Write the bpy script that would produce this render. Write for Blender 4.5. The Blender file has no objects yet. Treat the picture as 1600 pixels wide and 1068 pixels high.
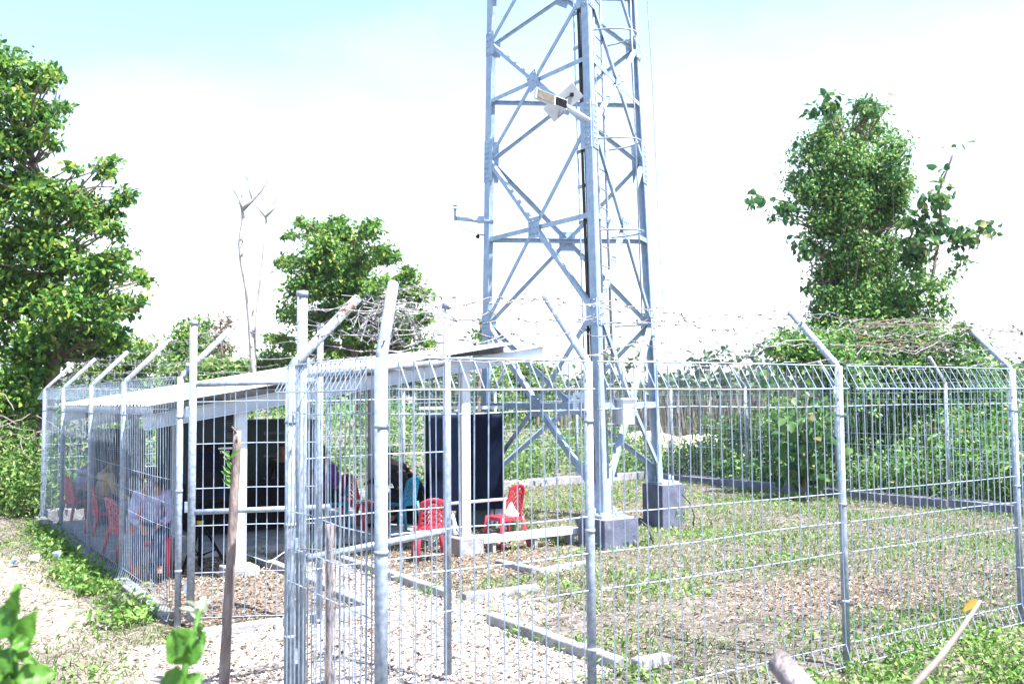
import bpy, bmesh, math, random
import numpy as np
from mathutils import Vector, Matrix
rnd = random.Random(7)
rng = np.random.default_rng(11)
SC = bpy.context.scene
COL = SC.collection

# ------------------------------------------------------------------ camera
EYE = np.array([0., 0., 2.1])
FPX, PITCH, ROLL = 1482.5, .0594, .0083
Fv = np.array([0, math.cos(PITCH), math.sin(PITCH)])
U0 = np.array([0, -math.sin(PITCH), math.cos(PITCH)])
R0 = np.array([1., 0, 0])
Rv = R0*math.cos(ROLL) - U0*math.sin(ROLL)
Uv = U0*math.cos(ROLL) + R0*math.sin(ROLL)
cam = bpy.data.objects.new('camera', bpy.data.cameras.new('camera'))
COL.objects.link(cam)
M = Matrix.Identity(4)
for i in range(3):
    M[i][0], M[i][1], M[i][2], M[i][3] = Rv[i], Uv[i], -Fv[i], EYE[i]
cam.matrix_world = M
cam.data.sensor_width = 36
cam.data.lens = 36*FPX/1600
cam.data.clip_end = 5000
cam.data.clip_start = .05
cam.data.dof.use_dof = True
cam.data.dof.focus_distance = 8.5
cam.data.dof.aperture_fstop = 4.2
SC.camera = cam

# ------------------------------------------------------------------ sky and sun
SUN_EL, SUN_AZ = math.radians(65), math.radians(124)     # azimuth clockwise from +Y
wd = bpy.data.worlds.new('World'); SC.world = wd; wd.use_nodes = True
nt = wd.node_tree; nt.nodes.clear()
sky = nt.nodes.new('ShaderNodeTexSky'); sky.sky_type = 'NISHITA'; sky.sun_disc = False
sky.sun_elevation = SUN_EL; sky.sun_rotation = SUN_AZ
sky.air_density = 1.15; sky.dust_density = 1.2; sky.ozone_density = 1.0
tc = nt.nodes.new('ShaderNodeTexCoord')
mp = nt.nodes.new('ShaderNodeMapping'); mp.inputs['Scale'].default_value = (1.2, 1.2, 3.2)
nz = nt.nodes.new('ShaderNodeTexNoise'); nz.inputs['Scale'].default_value = 2.2; nz.inputs['Detail'].default_value = 7
nz.inputs['Roughness'].default_value = .58
cr = nt.nodes.new('ShaderNodeValToRGB'); cr.color_ramp.elements[0].position = .16; cr.color_ramp.elements[1].position = .54
cr.color_ramp.elements[0].color = (1, 1, 1, 1); cr.color_ramp.elements[1].color = (0, 0, 0, 1)
sx = nt.nodes.new('ShaderNodeSeparateXYZ'); nt.links.new(tc.outputs['Generated'], sx.inputs[0])
m1 = nt.nodes.new('ShaderNodeMath'); m1.operation = 'MULTIPLY_ADD'; m1.inputs[1].default_value = -.10      # thin bright haze low down and towards the sun
nt.links.new(sx.outputs['X'], m1.inputs[0]); nt.links.new(sx.outputs['Z'], m1.inputs[2])
m2 = nt.nodes.new('ShaderNodeMath'); m2.operation = 'MULTIPLY_ADD'; m2.inputs[1].default_value = .30
nt.links.new(nz.outputs['Fac'], m2.inputs[0]); nt.links.new(m1.outputs[0], m2.inputs[2])
mx = nt.nodes.new('ShaderNodeMixRGB'); mx.inputs['Color2'].default_value = (4.6, 4.9, 5.2, 1)
bg = nt.nodes.new('ShaderNodeBackground'); bg.inputs['Strength'].default_value = .105
ow = nt.nodes.new('ShaderNodeOutputWorld')
nt.links.new(tc.outputs['Generated'], mp.inputs[0]); nt.links.new(mp.outputs[0], nz.inputs['Vector'])
nt.links.new(m2.outputs[0], cr.inputs[0]); nt.links.new(cr.outputs[0], mx.inputs['Fac'])
nt.links.new(sky.outputs[0], mx.inputs['Color1']); nt.links.new(mx.outputs[0], bg.inputs['Color'])
nt.links.new(bg.outputs[0], ow.inputs['Surface'])
sun = bpy.data.objects.new('sun', bpy.data.lights.new('sun', 'SUN')); COL.objects.link(sun)
sun.data.energy = 5.0; sun.data.angle = math.radians(.5); sun.data.color = (1, .975, .94)
sd = Vector((math.sin(SUN_AZ)*math.cos(SUN_EL), math.cos(SUN_AZ)*math.cos(SUN_EL), math.sin(SUN_EL)))
sun.rotation_euler = sd.to_track_quat('Z', 'Y').to_euler()
sun.location = (20, 0, 30)
vs = SC.view_settings
vs.view_transform = 'Standard'; vs.look = 'None'; vs.gamma = 1; vs.use_curve_mapping = False
vs.exposure = 1.95

# ------------------------------------------------------------------ survey helpers (photo point -> place)
def ray(x, y): return Fv + Rv*(x-800)/FPX + Uv*(534-y)/FPX
def gnd(x, y, z=0.):
    d = ray(x, y); return EYE + d*(z-2.1)/d[2]
def at(x, y, Y):
    d = ray(x, y); return EYE + d*Y/d[1]
TH = .5785
Q = np.array([-.7395, 5.3494])
cu = np.array([math.cos(TH), math.sin(TH)]); cs = np.array([-math.sin(TH), math.cos(TH)])
def ab(P): d = np.asarray(P)[:2]-Q; return float(d@cu), float(d@cs)
def W(a, b, z=0.): q = Q + a*cu + b*cs; return np.array([q[0], q[1], z])
def gab(x, y, z=0.): return ab(gnd(x, y, z))

# ------------------------------------------------------------------ mesh building helpers
class MB:
    def __init__(s): s.v = []; s.f = []; s.sm = []
    def add(s, vs_, fs, smooth=False):
        o = len(s.v); s.v += [tuple(map(float, p)) for p in vs_]
        s.f += [tuple(i+o for i in f) for f in fs]; s.sm += [smooth]*len(fs); return s
    def box(s, c, d, rz=0., rot=None):
        x, y, z = d[0]/2, d[1]/2, d[2]/2
        P = [Vector((i*x, j*y, k*z)) for i in (-1, 1) for j in (-1, 1) for k in (-1, 1)]
        R = rot if rot is not None else Matrix.Rotation(rz, 3, 'Z')
        P = [R @ p + Vector(c) for p in P]
        return s.add(P, [(0, 1, 3, 2), (4, 6, 7, 5), (0, 4, 5, 1), (2, 3, 7, 6), (0, 2, 6, 4), (1, 5, 7, 3)])
    def plate(s, p0, p1, wdir, w, tdir, t, off=0.):
        """a flat bar from p0 to p1, w wide along wdir starting at off, t thick along tdir"""
        p0, p1, wd_, td = Vector(p0), Vector(p1), Vector(wdir).normalized(), Vector(tdir).normalized()
        P = []
        for p in (p0, p1):
            for a in (off, off+w):
                for b in (-t/2, t/2): P.append(p+wd_*a+td*b)
        return s.add(P, [(0, 1, 3, 2), (4, 6, 7, 5), (0, 4, 5, 1), (2, 3, 7, 6), (0, 2, 6, 4), (1, 5, 7, 3)])
    def tube(s, pts, r, n=8, cap=True):
        pts = [Vector(p) for p in pts]
        rs = r if isinstance(r, (list, tuple)) else [r]*len(pts)
        o = len(s.v); m = len(pts); V = []; up = None
        for i, p in enumerate(pts):
            t = (pts[min(i+1, m-1)]-pts[max(i-1, 0)])
            if t.length < 1e-9: t = Vector((0, 0, 1))
            t.normalize()
            if up is None: up = Vector((0, 0, 1)) if abs(t.z) < .9 else Vector((1, 0, 0))
            x = t.cross(up)
            if x.length < 1e-4: x = t.orthogonal()
            x.normalize(); y = x.cross(t).normalized(); up = y
            for k in range(n):
                a = 2*math.pi*k/n; V.append(p+(x*math.cos(a)+y*math.sin(a))*rs[i])
        F = [(i*n+k, (i+1)*n+k, (i+1)*n+(k+1) % n, i*n+(k+1) % n) for i in range(m-1) for k in range(n)]
        s.add(V, F, n > 4)
        if cap:
            s.f += [tuple(o+k for k in range(n)), tuple(o+(m-1)*n+k for k in reversed(range(n)))]; s.sm += [False]*2
        return s
    def prism(s, poly, h, axis='z', base=0.):
        """extrude a 2-D outline; axis z: (x,y); y: (x,z) outline"""
        n = len(poly)
        def mk(p, q): return (p[0], p[1], q) if axis == 'z' else ((p[0], q, p[1]) if axis == 'y' else (q, p[0], p[1]))
        V = [mk(p, base) for p in poly]+[mk(p, base+h) for p in poly]
        F = [tuple(range(n))[::-1], tuple(range(n, 2*n))]+[(i, (i+1) % n, n+(i+1) % n, n+i) for i in range(n)]
        return s.add(V, F)
    def ell(s, c, r, n=10, m=7, rot=None):
        V = []
        for i in range(m+1):
            t = math.pi*i/m
            for k in range(n):
                a = 2*math.pi*k/n
                p = Vector((r[0]*math.sin(t)*math.cos(a), r[1]*math.sin(t)*math.sin(a), r[2]*math.cos(t)))
                if rot is not None: p = rot @ p
                V.append(p+Vector(c))
        F = [(i*n+k, (i+1)*n+k, (i+1)*n+(k+1) % n, i*n+(k+1) % n) for i in range(m) for k in range(n)]
        return s.add(V, F, True)
    def grid(s, fn, nu, nv, smooth=True):
        V = [fn(i/nu, j/nv) for i in range(nu+1) for j in range(nv+1)]
        F = [(i*(nv+1)+j, (i+1)*(nv+1)+j, (i+1)*(nv+1)+j+1, i*(nv+1)+j+1) for i in range(nu) for j in range(nv)]
        return s.add(V, F, smooth)
    def join(s, o): return s.add(o.v, o.f).fixsm(o)
    def fixsm(s, o): s.sm[-len(o.f):] = o.sm; return s

ORG = {}          # empty or part -> (frame, origin) used to turn place coordinates into local ones
def setp(o, label=None, cat=None, group=None, kind=None):
    if label: o['label'] = label
    if cat: o['category'] = cat
    if group: o['group'] = group
    if kind: o['kind'] = kind
    return o
def thing(name, label, cat, loc, frame='C', rz=0., group=None):
    """an Empty at a thing's base. frame C: loc in the fenced yard's own axes; W: world axes; L: own axes turned by rz"""
    o = bpy.data.objects.new(name, None); COL.objects.link(o); o.empty_display_size = .2
    w = W(*loc) if frame == 'C' else np.array(loc, float)
    o.location = w; o.rotation_euler = (0, 0, TH if frame == 'C' else rz)
    ORG[o.name] = (frame, np.array(loc, float) if frame != 'L' else np.zeros(3))
    return setp(o, label, cat, group)
def mesh_from(name, V, F, SM, mat):
    me = bpy.data.meshes.new(name); me.from_pydata([tuple(p) for p in V], [], F)
    me.polygons.foreach_set('use_smooth', SM)
    for m in (mat if isinstance(mat, (list, tuple)) else [mat]): me.materials.append(m)
    me.update(); return me
def build(mb, name, mat, parent=None, frame='C', label=None, cat=None, group=None, kind=None, bevel=0):
    V = np.array(mb.v)
    if parent is not None:
        fr, og = ORG[parent.name]; V = V-og
    else:
        og = np.array([(V[:, 0].min()+V[:, 0].max())/2, (V[:, 1].min()+V[:, 1].max())/2, V[:, 2].min()]); V = V-og
    o = bpy.data.objects.new(name, mesh_from(name, V, mb.f, mb.sm, mat)); COL.objects.link(o)
    if parent is not None: o.parent = parent; ORG[o.name] = ORG[parent.name]
    else:
        if frame == 'C': o.location = W(*og); o.rotation_euler = (0, 0, TH)
        else: o.location = og
        ORG[o.name] = (frame, og)
    if bevel:
        b = o.modifiers.new('bevel', 'BEVEL'); b.width = bevel; b.segments = 2; b.limit_method = 'ANGLE'
    return setp(o, label, cat, group, kind)
def np_mesh(name, V, T, mat, parent=None, smooth=True, **kw):
    """big mesh of polygons with a fixed corner count; V world coordinates"""
    V = np.asarray(V, np.float32); T = np.asarray(T, np.int32); k = T.shape[1]
    if parent is not None: V = V-ORG[parent.name][1].astype(np.float32)
    me = bpy.data.meshes.new(name)
    me.vertices.add(len(V)); me.vertices.foreach_set('co', V.ravel())
    me.loops.add(T.size); me.loops.foreach_set('vertex_index', T.ravel())
    me.polygons.add(len(T)); me.polygons.foreach_set('loop_start', np.arange(0, T.size, k, dtype=np.int32))
    me.polygons.foreach_set('loop_total', np.full(len(T), k, np.int32))
    me.polygons.foreach_set('use_smooth', np.full(len(T), smooth))
    me.materials.append(mat); me.update(calc_edges=True); me.validate()
    o = bpy.data.objects.new(name, me); COL.objects.link(o)
    if parent is not None: o.parent = parent; ORG[o.name] = ORG[parent.name]
    return setp(o, **kw)
def copy_tree(o, parent=None):
    c = o.copy(); COL.objects.link(c)
    if parent is not None: c.parent = parent
    for ch in list(o.children): copy_tree(ch, c)
    return c

# ------------------------------------------------------------------ materials
def nodes(name):
    m = bpy.data.materials.new(name); m.use_nodes = True; n = m.node_tree
    return m, n, n.nodes['Principled BSDF']
def mat(name, c1, c2=None, scale=8., rough=.6, metal=0., bump=0., bscale=None, detail=5., rr=None, stretch=None, spec=None):
    m, n, b = nodes(name)
    b.inputs['Roughness'].default_value = rough; b.inputs['Metallic'].default_value = metal
    if spec is not None: b.inputs['Specular IOR Level'].default_value = spec
    c2 = c2 or tuple(x*.8 for x in c1)
    t = n.nodes.new('ShaderNodeTexCoord'); mp_ = n.nodes.new('ShaderNodeMapping')
    if stretch: mp_.inputs['Scale'].default_value = stretch
    n.links.new(t.outputs['Object'], mp_.inputs[0])
    z = n.nodes.new('ShaderNodeTexNoise'); z.inputs['Scale'].default_value = scale; z.inputs['Detail'].default_value = detail
    n.links.new(mp_.outputs[0], z.inputs['Vector'])
    r = n.nodes.new('ShaderNodeValToRGB'); r.color_ramp.elements[0].position = .35; r.color_ramp.elements[1].position = .65
    r.color_ramp.elements[0].color = (*c1, 1); r.color_ramp.elements[1].color = (*c2, 1)
    n.links.new(z.outputs['Fac'], r.inputs[0]); n.links.new(r.outputs[0], b.inputs['Base Color'])
    if rr:
        q = n.nodes.new('ShaderNodeMapRange'); q.inputs['To Min'].default_value, q.inputs['To Max'].default_value = rr
        n.links.new(z.outputs['Fac'], q.inputs[0]); n.links.new(q.outputs[0], b.inputs['Roughness'])
    if bump:
        z2 = n.nodes.new('ShaderNodeTexNoise'); z2.inputs['Scale'].default_value = bscale or scale*3; z2.inputs['Detail'].default_value = 6
        n.links.new(mp_.outputs[0], z2.inputs['Vector'])
        bp = n.nodes.new('ShaderNodeBump'); bp.inputs['Strength'].default_value = bump; bp.inputs['Distance'].default_value = .02
        n.links.new(z2.outputs['Fac'], bp.inputs['Height']); n.links.new(bp.outputs[0], b.inputs['Normal'])
    return m
def wear(m, col, sc, lo, hi, amt, stretch=(1, 1, .25)):
    """stains with a shape of their own over a metal"""
    n = m.node_tree; b = n.nodes['Principled BSDF']; src = b.inputs['Base Color'].links[0].from_socket
    t = n.nodes.new('ShaderNodeTexCoord'); q = n.nodes.new('ShaderNodeMapping'); q.inputs['Scale'].default_value = stretch; n.links.new(t.outputs['Object'], q.inputs[0])
    z = n.nodes.new('ShaderNodeTexNoise'); z.inputs['Scale'].default_value = sc; z.inputs['Detail'].default_value = 8; z.inputs['Roughness'].default_value = .7; n.links.new(q.outputs[0], z.inputs['Vector'])
    r = n.nodes.new('ShaderNodeMapRange'); r.inputs['From Min'].default_value = lo; r.inputs['From Max'].default_value = hi; r.inputs['To Max'].default_value = amt; n.links.new(z.outputs['Fac'], r.inputs[0])
    x = n.nodes.new('ShaderNodeMixRGB'); x.inputs['Color2'].default_value = (*col, 1); n.links.new(r.outputs[0], x.inputs[0]); n.links.new(src, x.inputs[1]); n.links.new(x.outputs[0], b.inputs['Base Color']); return m
def leafmat(name, stops, trans=.4, rough=.42):
    """a colour of its own for every leaf, some light passing through"""
    m, n, b = nodes(name)
    g = n.nodes.new('ShaderNodeNewGeometry'); r = n.nodes.new('ShaderNodeValToRGB')
    el = r.color_ramp.elements
    while len(el) < len(stops): el.new(.5)
    for e, (p, c) in zip(el, stops): e.position = p; e.color = (*c, 1)
    n.links.new(g.outputs['Random Per Island'], r.inputs[0])
    n.links.new(r.outputs[0], b.inputs['Base Color'])
    b.inputs['Roughness'].default_value = rough; b.inputs['Specular IOR Level'].default_value = .35
    if trans:
        t = n.nodes.new('ShaderNodeBsdfTranslucent'); mix = n.nodes.new('ShaderNodeMixShader'); mix.inputs[0].default_value = trans
        n.links.new(r.outputs[0], t.inputs['Color'])
        n.links.new(b.outputs[0], mix.inputs[1]); n.links.new(t.outputs[0], mix.inputs[2])
        n.links.new(mix.outputs[0], n.nodes['Material Output'].inputs['Surface'])
    return m
MT = {}
MT['galv'] = mat('galvanised_steel', (.19, .24, .32), (.33, .39, .48), 26, .5, .2, rr=(.35, .6))
MT['tower'] = mat('tower_steel', (.23, .32, .45), (.33, .42, .53), 9, .55, .15, rr=(.4, .65))
MT['wire'] = mat('fence_wire', (.19, .25, .34), (.32, .38, .47), 14, .5, .2)
MT['barb'] = mat('weathered_wire', (.15, .14, .15), (.28, .27, .30), 20, .6, .3)
MT['white'] = mat('white_painted_steel', (.55, .60, .68), (.46, .52, .62), 5, .45, 0., rr=(.35, .6))
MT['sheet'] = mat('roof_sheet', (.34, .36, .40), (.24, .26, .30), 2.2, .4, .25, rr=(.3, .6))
MT['under'] = mat('roof_underside_shade', (.11, .12, .14), (.075, .085, .10), 2.2, .5, .2)  # darker copy of the sheet; the shade below the roof is in its colour
MT['conc'] = mat('concrete', (.36, .36, .37), (.21, .21, .225), 6, .9, 0., bump=.5, bscale=40)
MT['concd'] = mat('dark_concrete', (.20, .20, .24), (.12, .12, .155), 4, .9, 0., bump=.5, bscale=40)
MT['concold'] = mat('mossy_concrete', (.24, .245, .23), (.10, .11, .09), 5, .95, 0., bump=.7, bscale=30)
MT['paintdark'] = mat('painted_footing', (.115, .125, .19), (.07, .08, .125), 5, .75, 0., bump=.4, bscale=30)
MT['conctop'] = mat('worn_footing_top', (.58, .58, .58), (.42, .42, .43), 12, .9, 0., bump=.4, bscale=30)
MT['red'] = mat('red_plastic', (.50, .035, .06), (.42, .03, .05), 3, .35)
MT['pinkred'] = mat('pinkish_red_plastic', (.62, .05, .09), (.52, .04, .07), 3, .4)  # a lighter, pinker red than the other red chairs
MT['blue'] = mat('blue_plastic', (.01, .19, .33), (.01, .16, .28), 3, .35)
MT['black'] = mat('black_plastic', (.006, .006, .009), (.010, .010, .014), 12, .6, spec=.06)
MT['panel'] = mat('black_panel', (.004, .007, .020), (.006, .010, .027), 2, .5, 0., spec=.03)
MT['cabgrey'] = mat('grey_cabinet', (.060, .085, .115), (.045, .065, .09), 3, .6, spec=.25)
MT['cabgreen'] = mat('green_grey_cabinet', (.050, .075, .068), (.038, .058, .055), 3, .6, spec=.25)
MT['cabwhite'] = mat('white_cabinet', (.72, .72, .74), (.60, .61, .64), 4, .45)
MT['slot'] = mat('louvre_white', (.30, .32, .34), (.22, .24, .27), 5, .6)
MT['yellow'] = mat('yellow_plastic', (.62, .42, .02), (.5, .33, .02), 6, .5)
MT['bark'] = mat('bark', (.22, .16, .13), (.11, .08, .07), 18, .95, bump=.9, bscale=30, stretch=(1, 1, .25))
MT['pole'] = mat('rough_wood_pole', (.27, .215, .20), (.13, .10, .095), 22, .9, bump=.9, bscale=35, stretch=(1, 1, .3))
MT['deadwood'] = mat('bleached_dead_wood', (.50, .46, .45), (.30, .26, .25), 7, .9, bump=.6, bscale=16, stretch=(1, 1, .3))
MT['log'] = mat('grey_log', (.30, .26, .26), (.13, .11, .11), 14, .95, bump=1., bscale=30, stretch=(1, 1, .35))
MT['pale'] = leafmat('pale_leaf', [(0, (.36, .42, .30)), (1, (.52, .54, .46))], .3)
MT['skin'] = mat('skin', (.22, .115, .075), (.18, .095, .06), 9, .5)
MT['hair'] = mat('black_hair', (.012, .010, .010), (.02, .016, .014), 40, .5)
MT['cable'] = mat('black_cable', (.015, .015, .018), (.03, .03, .035), 10, .6)
MT['paper'] = mat('white_paper', (.78, .77, .74), (.66, .65, .62), 12, .8)
wear(MT['galv'], (.19, .145, .11), 6, .53, .70, .75); wear(MT['galv'], (.55, .58, .62), 13, .58, .68, .7, (1, 1, .5))
wear(MT['tower'], (.20, .20, .22), 3.5, .56, .75, .5); wear(MT['tower'], (.42, .46, .52), 7, .56, .7, .6, (1, 1, .4))
wear(MT['white'], (.30, .27, .24), 3, .58, .78, .5); wear(MT['sheet'], (.32, .27, .24), 1.6, .55, .75, .6, (.3, 1, 1)); wear(MT['conc'], (.13, .125, .11), 3.2, .52, .72, .7, (1, 1, 1)); wear(MT['paintdark'], (.34, .33, .33), 5, .58, .74, .6, (1, 1, .5))
MT['rust'] = mat('rust', (.26, .13, .10), (.30, .26, .25), 24, .85)
MT['lens'] = mat('lamp_glass', (.16, .15, .12), (.10, .095, .085), 20, .4, spec=.1)
MT['print'] = mat('sign_print', (.10, .11, .16), (.16, .17, .22), 8, .7)
MT['lettering'] = mat('white_lettering', (.80, .80, .84), (.7, .7, .75), 8, .6)
MT['signwhite'] = mat('sign_board', (.62, .74, .80), (.56, .68, .75), 4, .5)
MT['plasticclear'] = mat('pale_blue_plastic', (.55, .68, .75), (.45, .6, .7), 9, .3)
G1 = [(0, (.026, .10, .026)), (.35, (.070, .185, .034)), (.7, (.14, .28, .042)), (.93, (.25, .37, .05)), (1, (.38, .37, .07))]
G2 = [(0, (.030, .105, .036)), (.4, (.085, .22, .055)), (.75, (.16, .315, .07)), (.95, (.28, .39, .09)), (1, (.44, .38, .12))]
G3 = [(0, (.055, .14, .035)), (.4, (.11, .22, .05)), (.8, (.19, .30, .075)), (1, (.30, .36, .11))]
GB = [(0, (.07, .17, .035)), (.4, (.13, .26, .05)), (.85, (.21, .34, .08)), (1, (.30, .36, .10))]
MT['leaf1'] = leafmat('broad_tree_leaf', G1)
MT['leaf2'] = leafmat('vine_leaf', G2)
MT['leaf3'] = leafmat('bush_leaf', G3)
MT['leafbig'] = leafmat('large_leaf', [(0, (.03, .105, .045)), (.5, (.07, .17, .06)), (.9, (.13, .23, .06)), (1, (.36, .30, .14))])
MT['weed'] = leafmat('weed_leaf', GB)
MT['fresh'] = leafmat('fresh_leaf', [(0, (.05, .17, .02)), (1, (.12, .28, .04))], .45)
MT['grass'] = leafmat('grass_blade', [(0, (.08, .16, .035)), (.4, (.15, .25, .06)), (.7, (.24, .32, .11)), (1, (.46, .43, .32))], .3, .7)
MT['litter'] = leafmat('dead_leaf', [(0, (.075, .052, .038)), (.4, (.18, .138, .105)), (.75, (.33, .275, .225)), (1, (.56, .51, .45))], .1, .8)
MT['straw'] = leafmat('straw', [(0, (.16, .135, .10)), (.5, (.36, .315, .255)), (1, (.62, .57, .49))], .1, .8)
MT['stone'] = leafmat('gravel_chip', [(0, (.11, .09, .08)), (.4, (.30, .265, .24)), (1, (.54, .50, .47))], 0, .9)
MT['far'] = leafmat('far_leaf', [(0, (.028, .065, .03)), (.6, (.05, .10, .04)), (1, (.085, .13, .05))], .2)
MT['reed'] = leafmat('dry_reed', [(0, (.07, .075, .055)), (.6, (.15, .145, .115)), (1, (.26, .24, .20))], .1, .9)
MT['dryvine'] = mat('dry_vine', (.12, .085, .075), (.20, .15, .135), 20, .9)
MT['drytwig'] = mat('dry_twig', (.26, .22, .20), (.15, .12, .11), 20, .9)
def cloth(name, c): return mat('cloth_'+name, c, tuple(x*.75 for x in c), 14, .9, bump=.25, bscale=60)

# ------------------------------------------------------------------ ground
def sstep(x, a, b): t = np.clip((x-a)/(b-a), 0, 1); return t*t*(3-2*t)
def vnoise(x, y, sc, seed=0):
    """smooth value noise in numpy"""
    x = np.asarray(x, float)*sc+seed*17.3; y = np.asarray(y, float)*sc+seed*9.7
    xi, yi = np.floor(x), np.floor(y); fx, fy = x-xi, y-yi
    h = lambda i, j: np.mod(np.sin(i*127.1+j*311.7+seed*3.3)*43758.5453, 1.0)
    fx, fy = fx*fx*(3-2*fx), fy*fy*(3-2*fy)
    return (h(xi, yi)*(1-fx)+h(xi+1, yi)*fx)*(1-fy)+(h(xi, yi+1)*(1-fx)+h(xi+1, yi+1)*fx)*fy
def fbm(x, y, sc, seed=0): return .55*vnoise(x, y, sc, seed)+.3*vnoise(x, y, sc*2.3, seed+1)+.15*vnoise(x, y, sc*5.1, seed+2)
def abn(x, y):
    dx, dy = x-Q[0], y-Q[1]; return dx*cu[0]+dy*cu[1], dx*cs[0]+dy*cs[1]
def regions(x, y):
    """gravel, brown litter, pale dirt, grass weights at world points"""
    a, b = abn(x, y); n1 = fbm(x, y, .9, 3)-.5; n2 = fbm(x, y, 2.2, 5)-.5
    def rect(a0, a1, b0, b1, e=.12, n=.0):
        aa, bb = a+n1*n, b+n2*n
        return sstep(aa, a0-e, a0+e)*(1-sstep(aa, a1-e, a1+e))*sstep(bb, b0-e, b0+e)*(1-sstep(bb, b1-e, b1+e))
    grav = np.maximum.reduce([rect(-.6, 2.5, .9, 3.85, .1), rect(1.85, 2.65, 3.7, 8.4, .06), rect(2.3, 3.5, 2.9, 3.9, .25, .5)])
    lit = np.maximum.reduce([rect(-.1, 1.78, 3.95, 9.0, .1, .1), rect(2.75, 5.2, 4.6, 8.5, .5, 1.2), rect(2.4, 6, 6.5, 13, .5, .6)])
    patch = np.exp(-(((a-6.3)/1.5)**2+((b-2.0)/.9)**2)) + .7*np.exp(-(((a-8.6)/1.3)**2+((b-1.3)/.8)**2))
    lit = np.maximum(lit, np.clip(patch*1.3+n1*1.2-.25, 0, 1)*(b > 0))
    out = (a < -.15)
    track = 1.25*np.exp(-((a+1.12+.5*n1)/.48)**2)*out*sstep(b, 3.6, 5.2)*(1-sstep(b, 8.8, 10.5))*sstep(n2*2+1, .1, .7)
    near = np.exp(-((a+.5)/.9)**2-((b-2.6)/1.3)**2)*.9
    dirt = np.clip(np.maximum(track, near*out), 0, 1)
    return grav, lit, dirt
def hgt(x, y):
    a, b = abn(x, y)
    z = (fbm(x, y, .8, 1)-.5)*.07+(fbm(x, y, 3.1, 2)-.5)*.03
    grav, lit, dirt = regions(x, y)
    z = z*(1-.6*grav)
    z = z+.14*np.exp(-((a-1.0)/.55)**2-((b-5.6)/.7)**2)                 # raked heap of wood chips and leaves
    z = z-.14*np.exp(-((x-2.6)/.9)**2-((y-16.2)/.9)**2)                    # ground washed out round one footing
    z = z+.55*(1-sstep(y, 1.0, 4.2))*(1-sstep(np.abs(x), 8, 20))        # bank the photographer stands on
    z = z*(1-sstep(np.hypot(x, y), 60, 120))
    return z-.02
def axis(lo, hi, fine, grow, far):
    c = list(np.arange(lo, hi+1e-6, fine)); st = fine; x = hi
    while x < far: st *= grow; x += st; c.append(x)
    st = fine; x = lo
    while x > -far: st *= grow; x -= st; c.insert(0, x)
    return np.array(c)
gx = axis(-11, 11, .13, 1.22, 2500); gy = axis(4.5, 20, .13, 1.2, 2500)
X, Y = np.meshgrid(gx, gy, indexing='ij'); Z = hgt(X, Y)
V = np.stack([X, Y, Z], -1).reshape(-1, 3); ny = len(gy)
ii, jj = np.meshgrid(np.arange(len(gx)-1), np.arange(ny-1), indexing='ij')
Fq = np.stack([ii*ny+jj, (ii+1)*ny+jj, (ii+1)*ny+jj+1, ii*ny+jj+1], -1).reshape(-1, 4)
m, n, bs = nodes('ground_soil')
bs.inputs['Roughness'].default_value = .95; bs.inputs['Specular IOR Level'].default_value = .15
at_ = n.nodes.new('ShaderNodeAttribute'); at_.attribute_name = 'soil'
tc = n.nodes.new('ShaderNodeTexCoord')
def nnoise(sc, det=6):
    z = n.nodes.new('ShaderNodeTexNoise'); z.inputs['Scale'].default_value = sc; z.inputs['Detail'].default_value = det
    z.inputs['Roughness'].default_value = .65; n.links.new(tc.outputs['Object'], z.inputs['Vector']); return z
def nramp(src, stops):
    r = n.nodes.new('ShaderNodeValToRGB'); el = r.color_ramp.elements
    while len(el) < len(stops): el.new(.5)
    for e, (p, c) in zip(el, stops): e.position = p; e.color = (*c, 1)
    n.links.new(src.outputs['Fac'], r.inputs[0]); return r
def nmix(f, a, b):
    q = n.nodes.new('ShaderNodeMixRGB'); n.links.new(f, q.inputs[0]); n.links.new(a.outputs[0], q.inputs[1]); n.links.new(b.outputs[0], q.inputs[2]); return q
sep = n.nodes.new('ShaderNodeSeparateColor'); n.links.new(at_.outputs['Color'], sep.inputs[0])
base = nramp(nnoise(9), [(.3, (.065, .060, .045)), (.5, (.14, .122, .105)), (.7, (.26, .225, .21))])
grv = nramp(nnoise(22), [(.3, (.15, .125, .11)), (.5, (.26, .225, .20)), (.7, (.36, .325, .30))])
ltr = nramp(nnoise(18), [(.3, (.075, .055, .042)), (.5, (.16, .122, .096)), (.72, (.30, .25, .21))])
drt = nramp(nnoise(7), [(.3, (.16, .13, .11)), (.52, (.28, .24, .205)), (.75, (.39, .35, .315))])
c = nmix(sep.outputs[2], base, drt); c = nmix(sep.outputs[1], c, ltr); c = nmix(sep.outputs[0], c, grv)
n.links.new(c.outputs[0], bs.inputs['Base Color'])
bp = n.nodes.new('ShaderNodeBump'); bp.inputs['Strength'].default_value = .9; bp.inputs['Distance'].default_value = .03
n.links.new(nnoise(35).outputs['Fac'], bp.inputs['Height']); n.links.new(bp.outputs[0], bs.inputs['Normal'])
go = np_mesh('ground', V, Fq, m, kind='structure', label='yard ground of dry grass, brown litter and pale gravel')
g_, l_, d_ = regions(V[:, 0], V[:, 1])
at2 = go.data.color_attributes.new('soil', 'FLOAT_COLOR', 'POINT')
at2.data.foreach_set('color', np.stack([g_, l_, d_, np.ones_like(g_)], -1).astype(np.float32).ravel())

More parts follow.
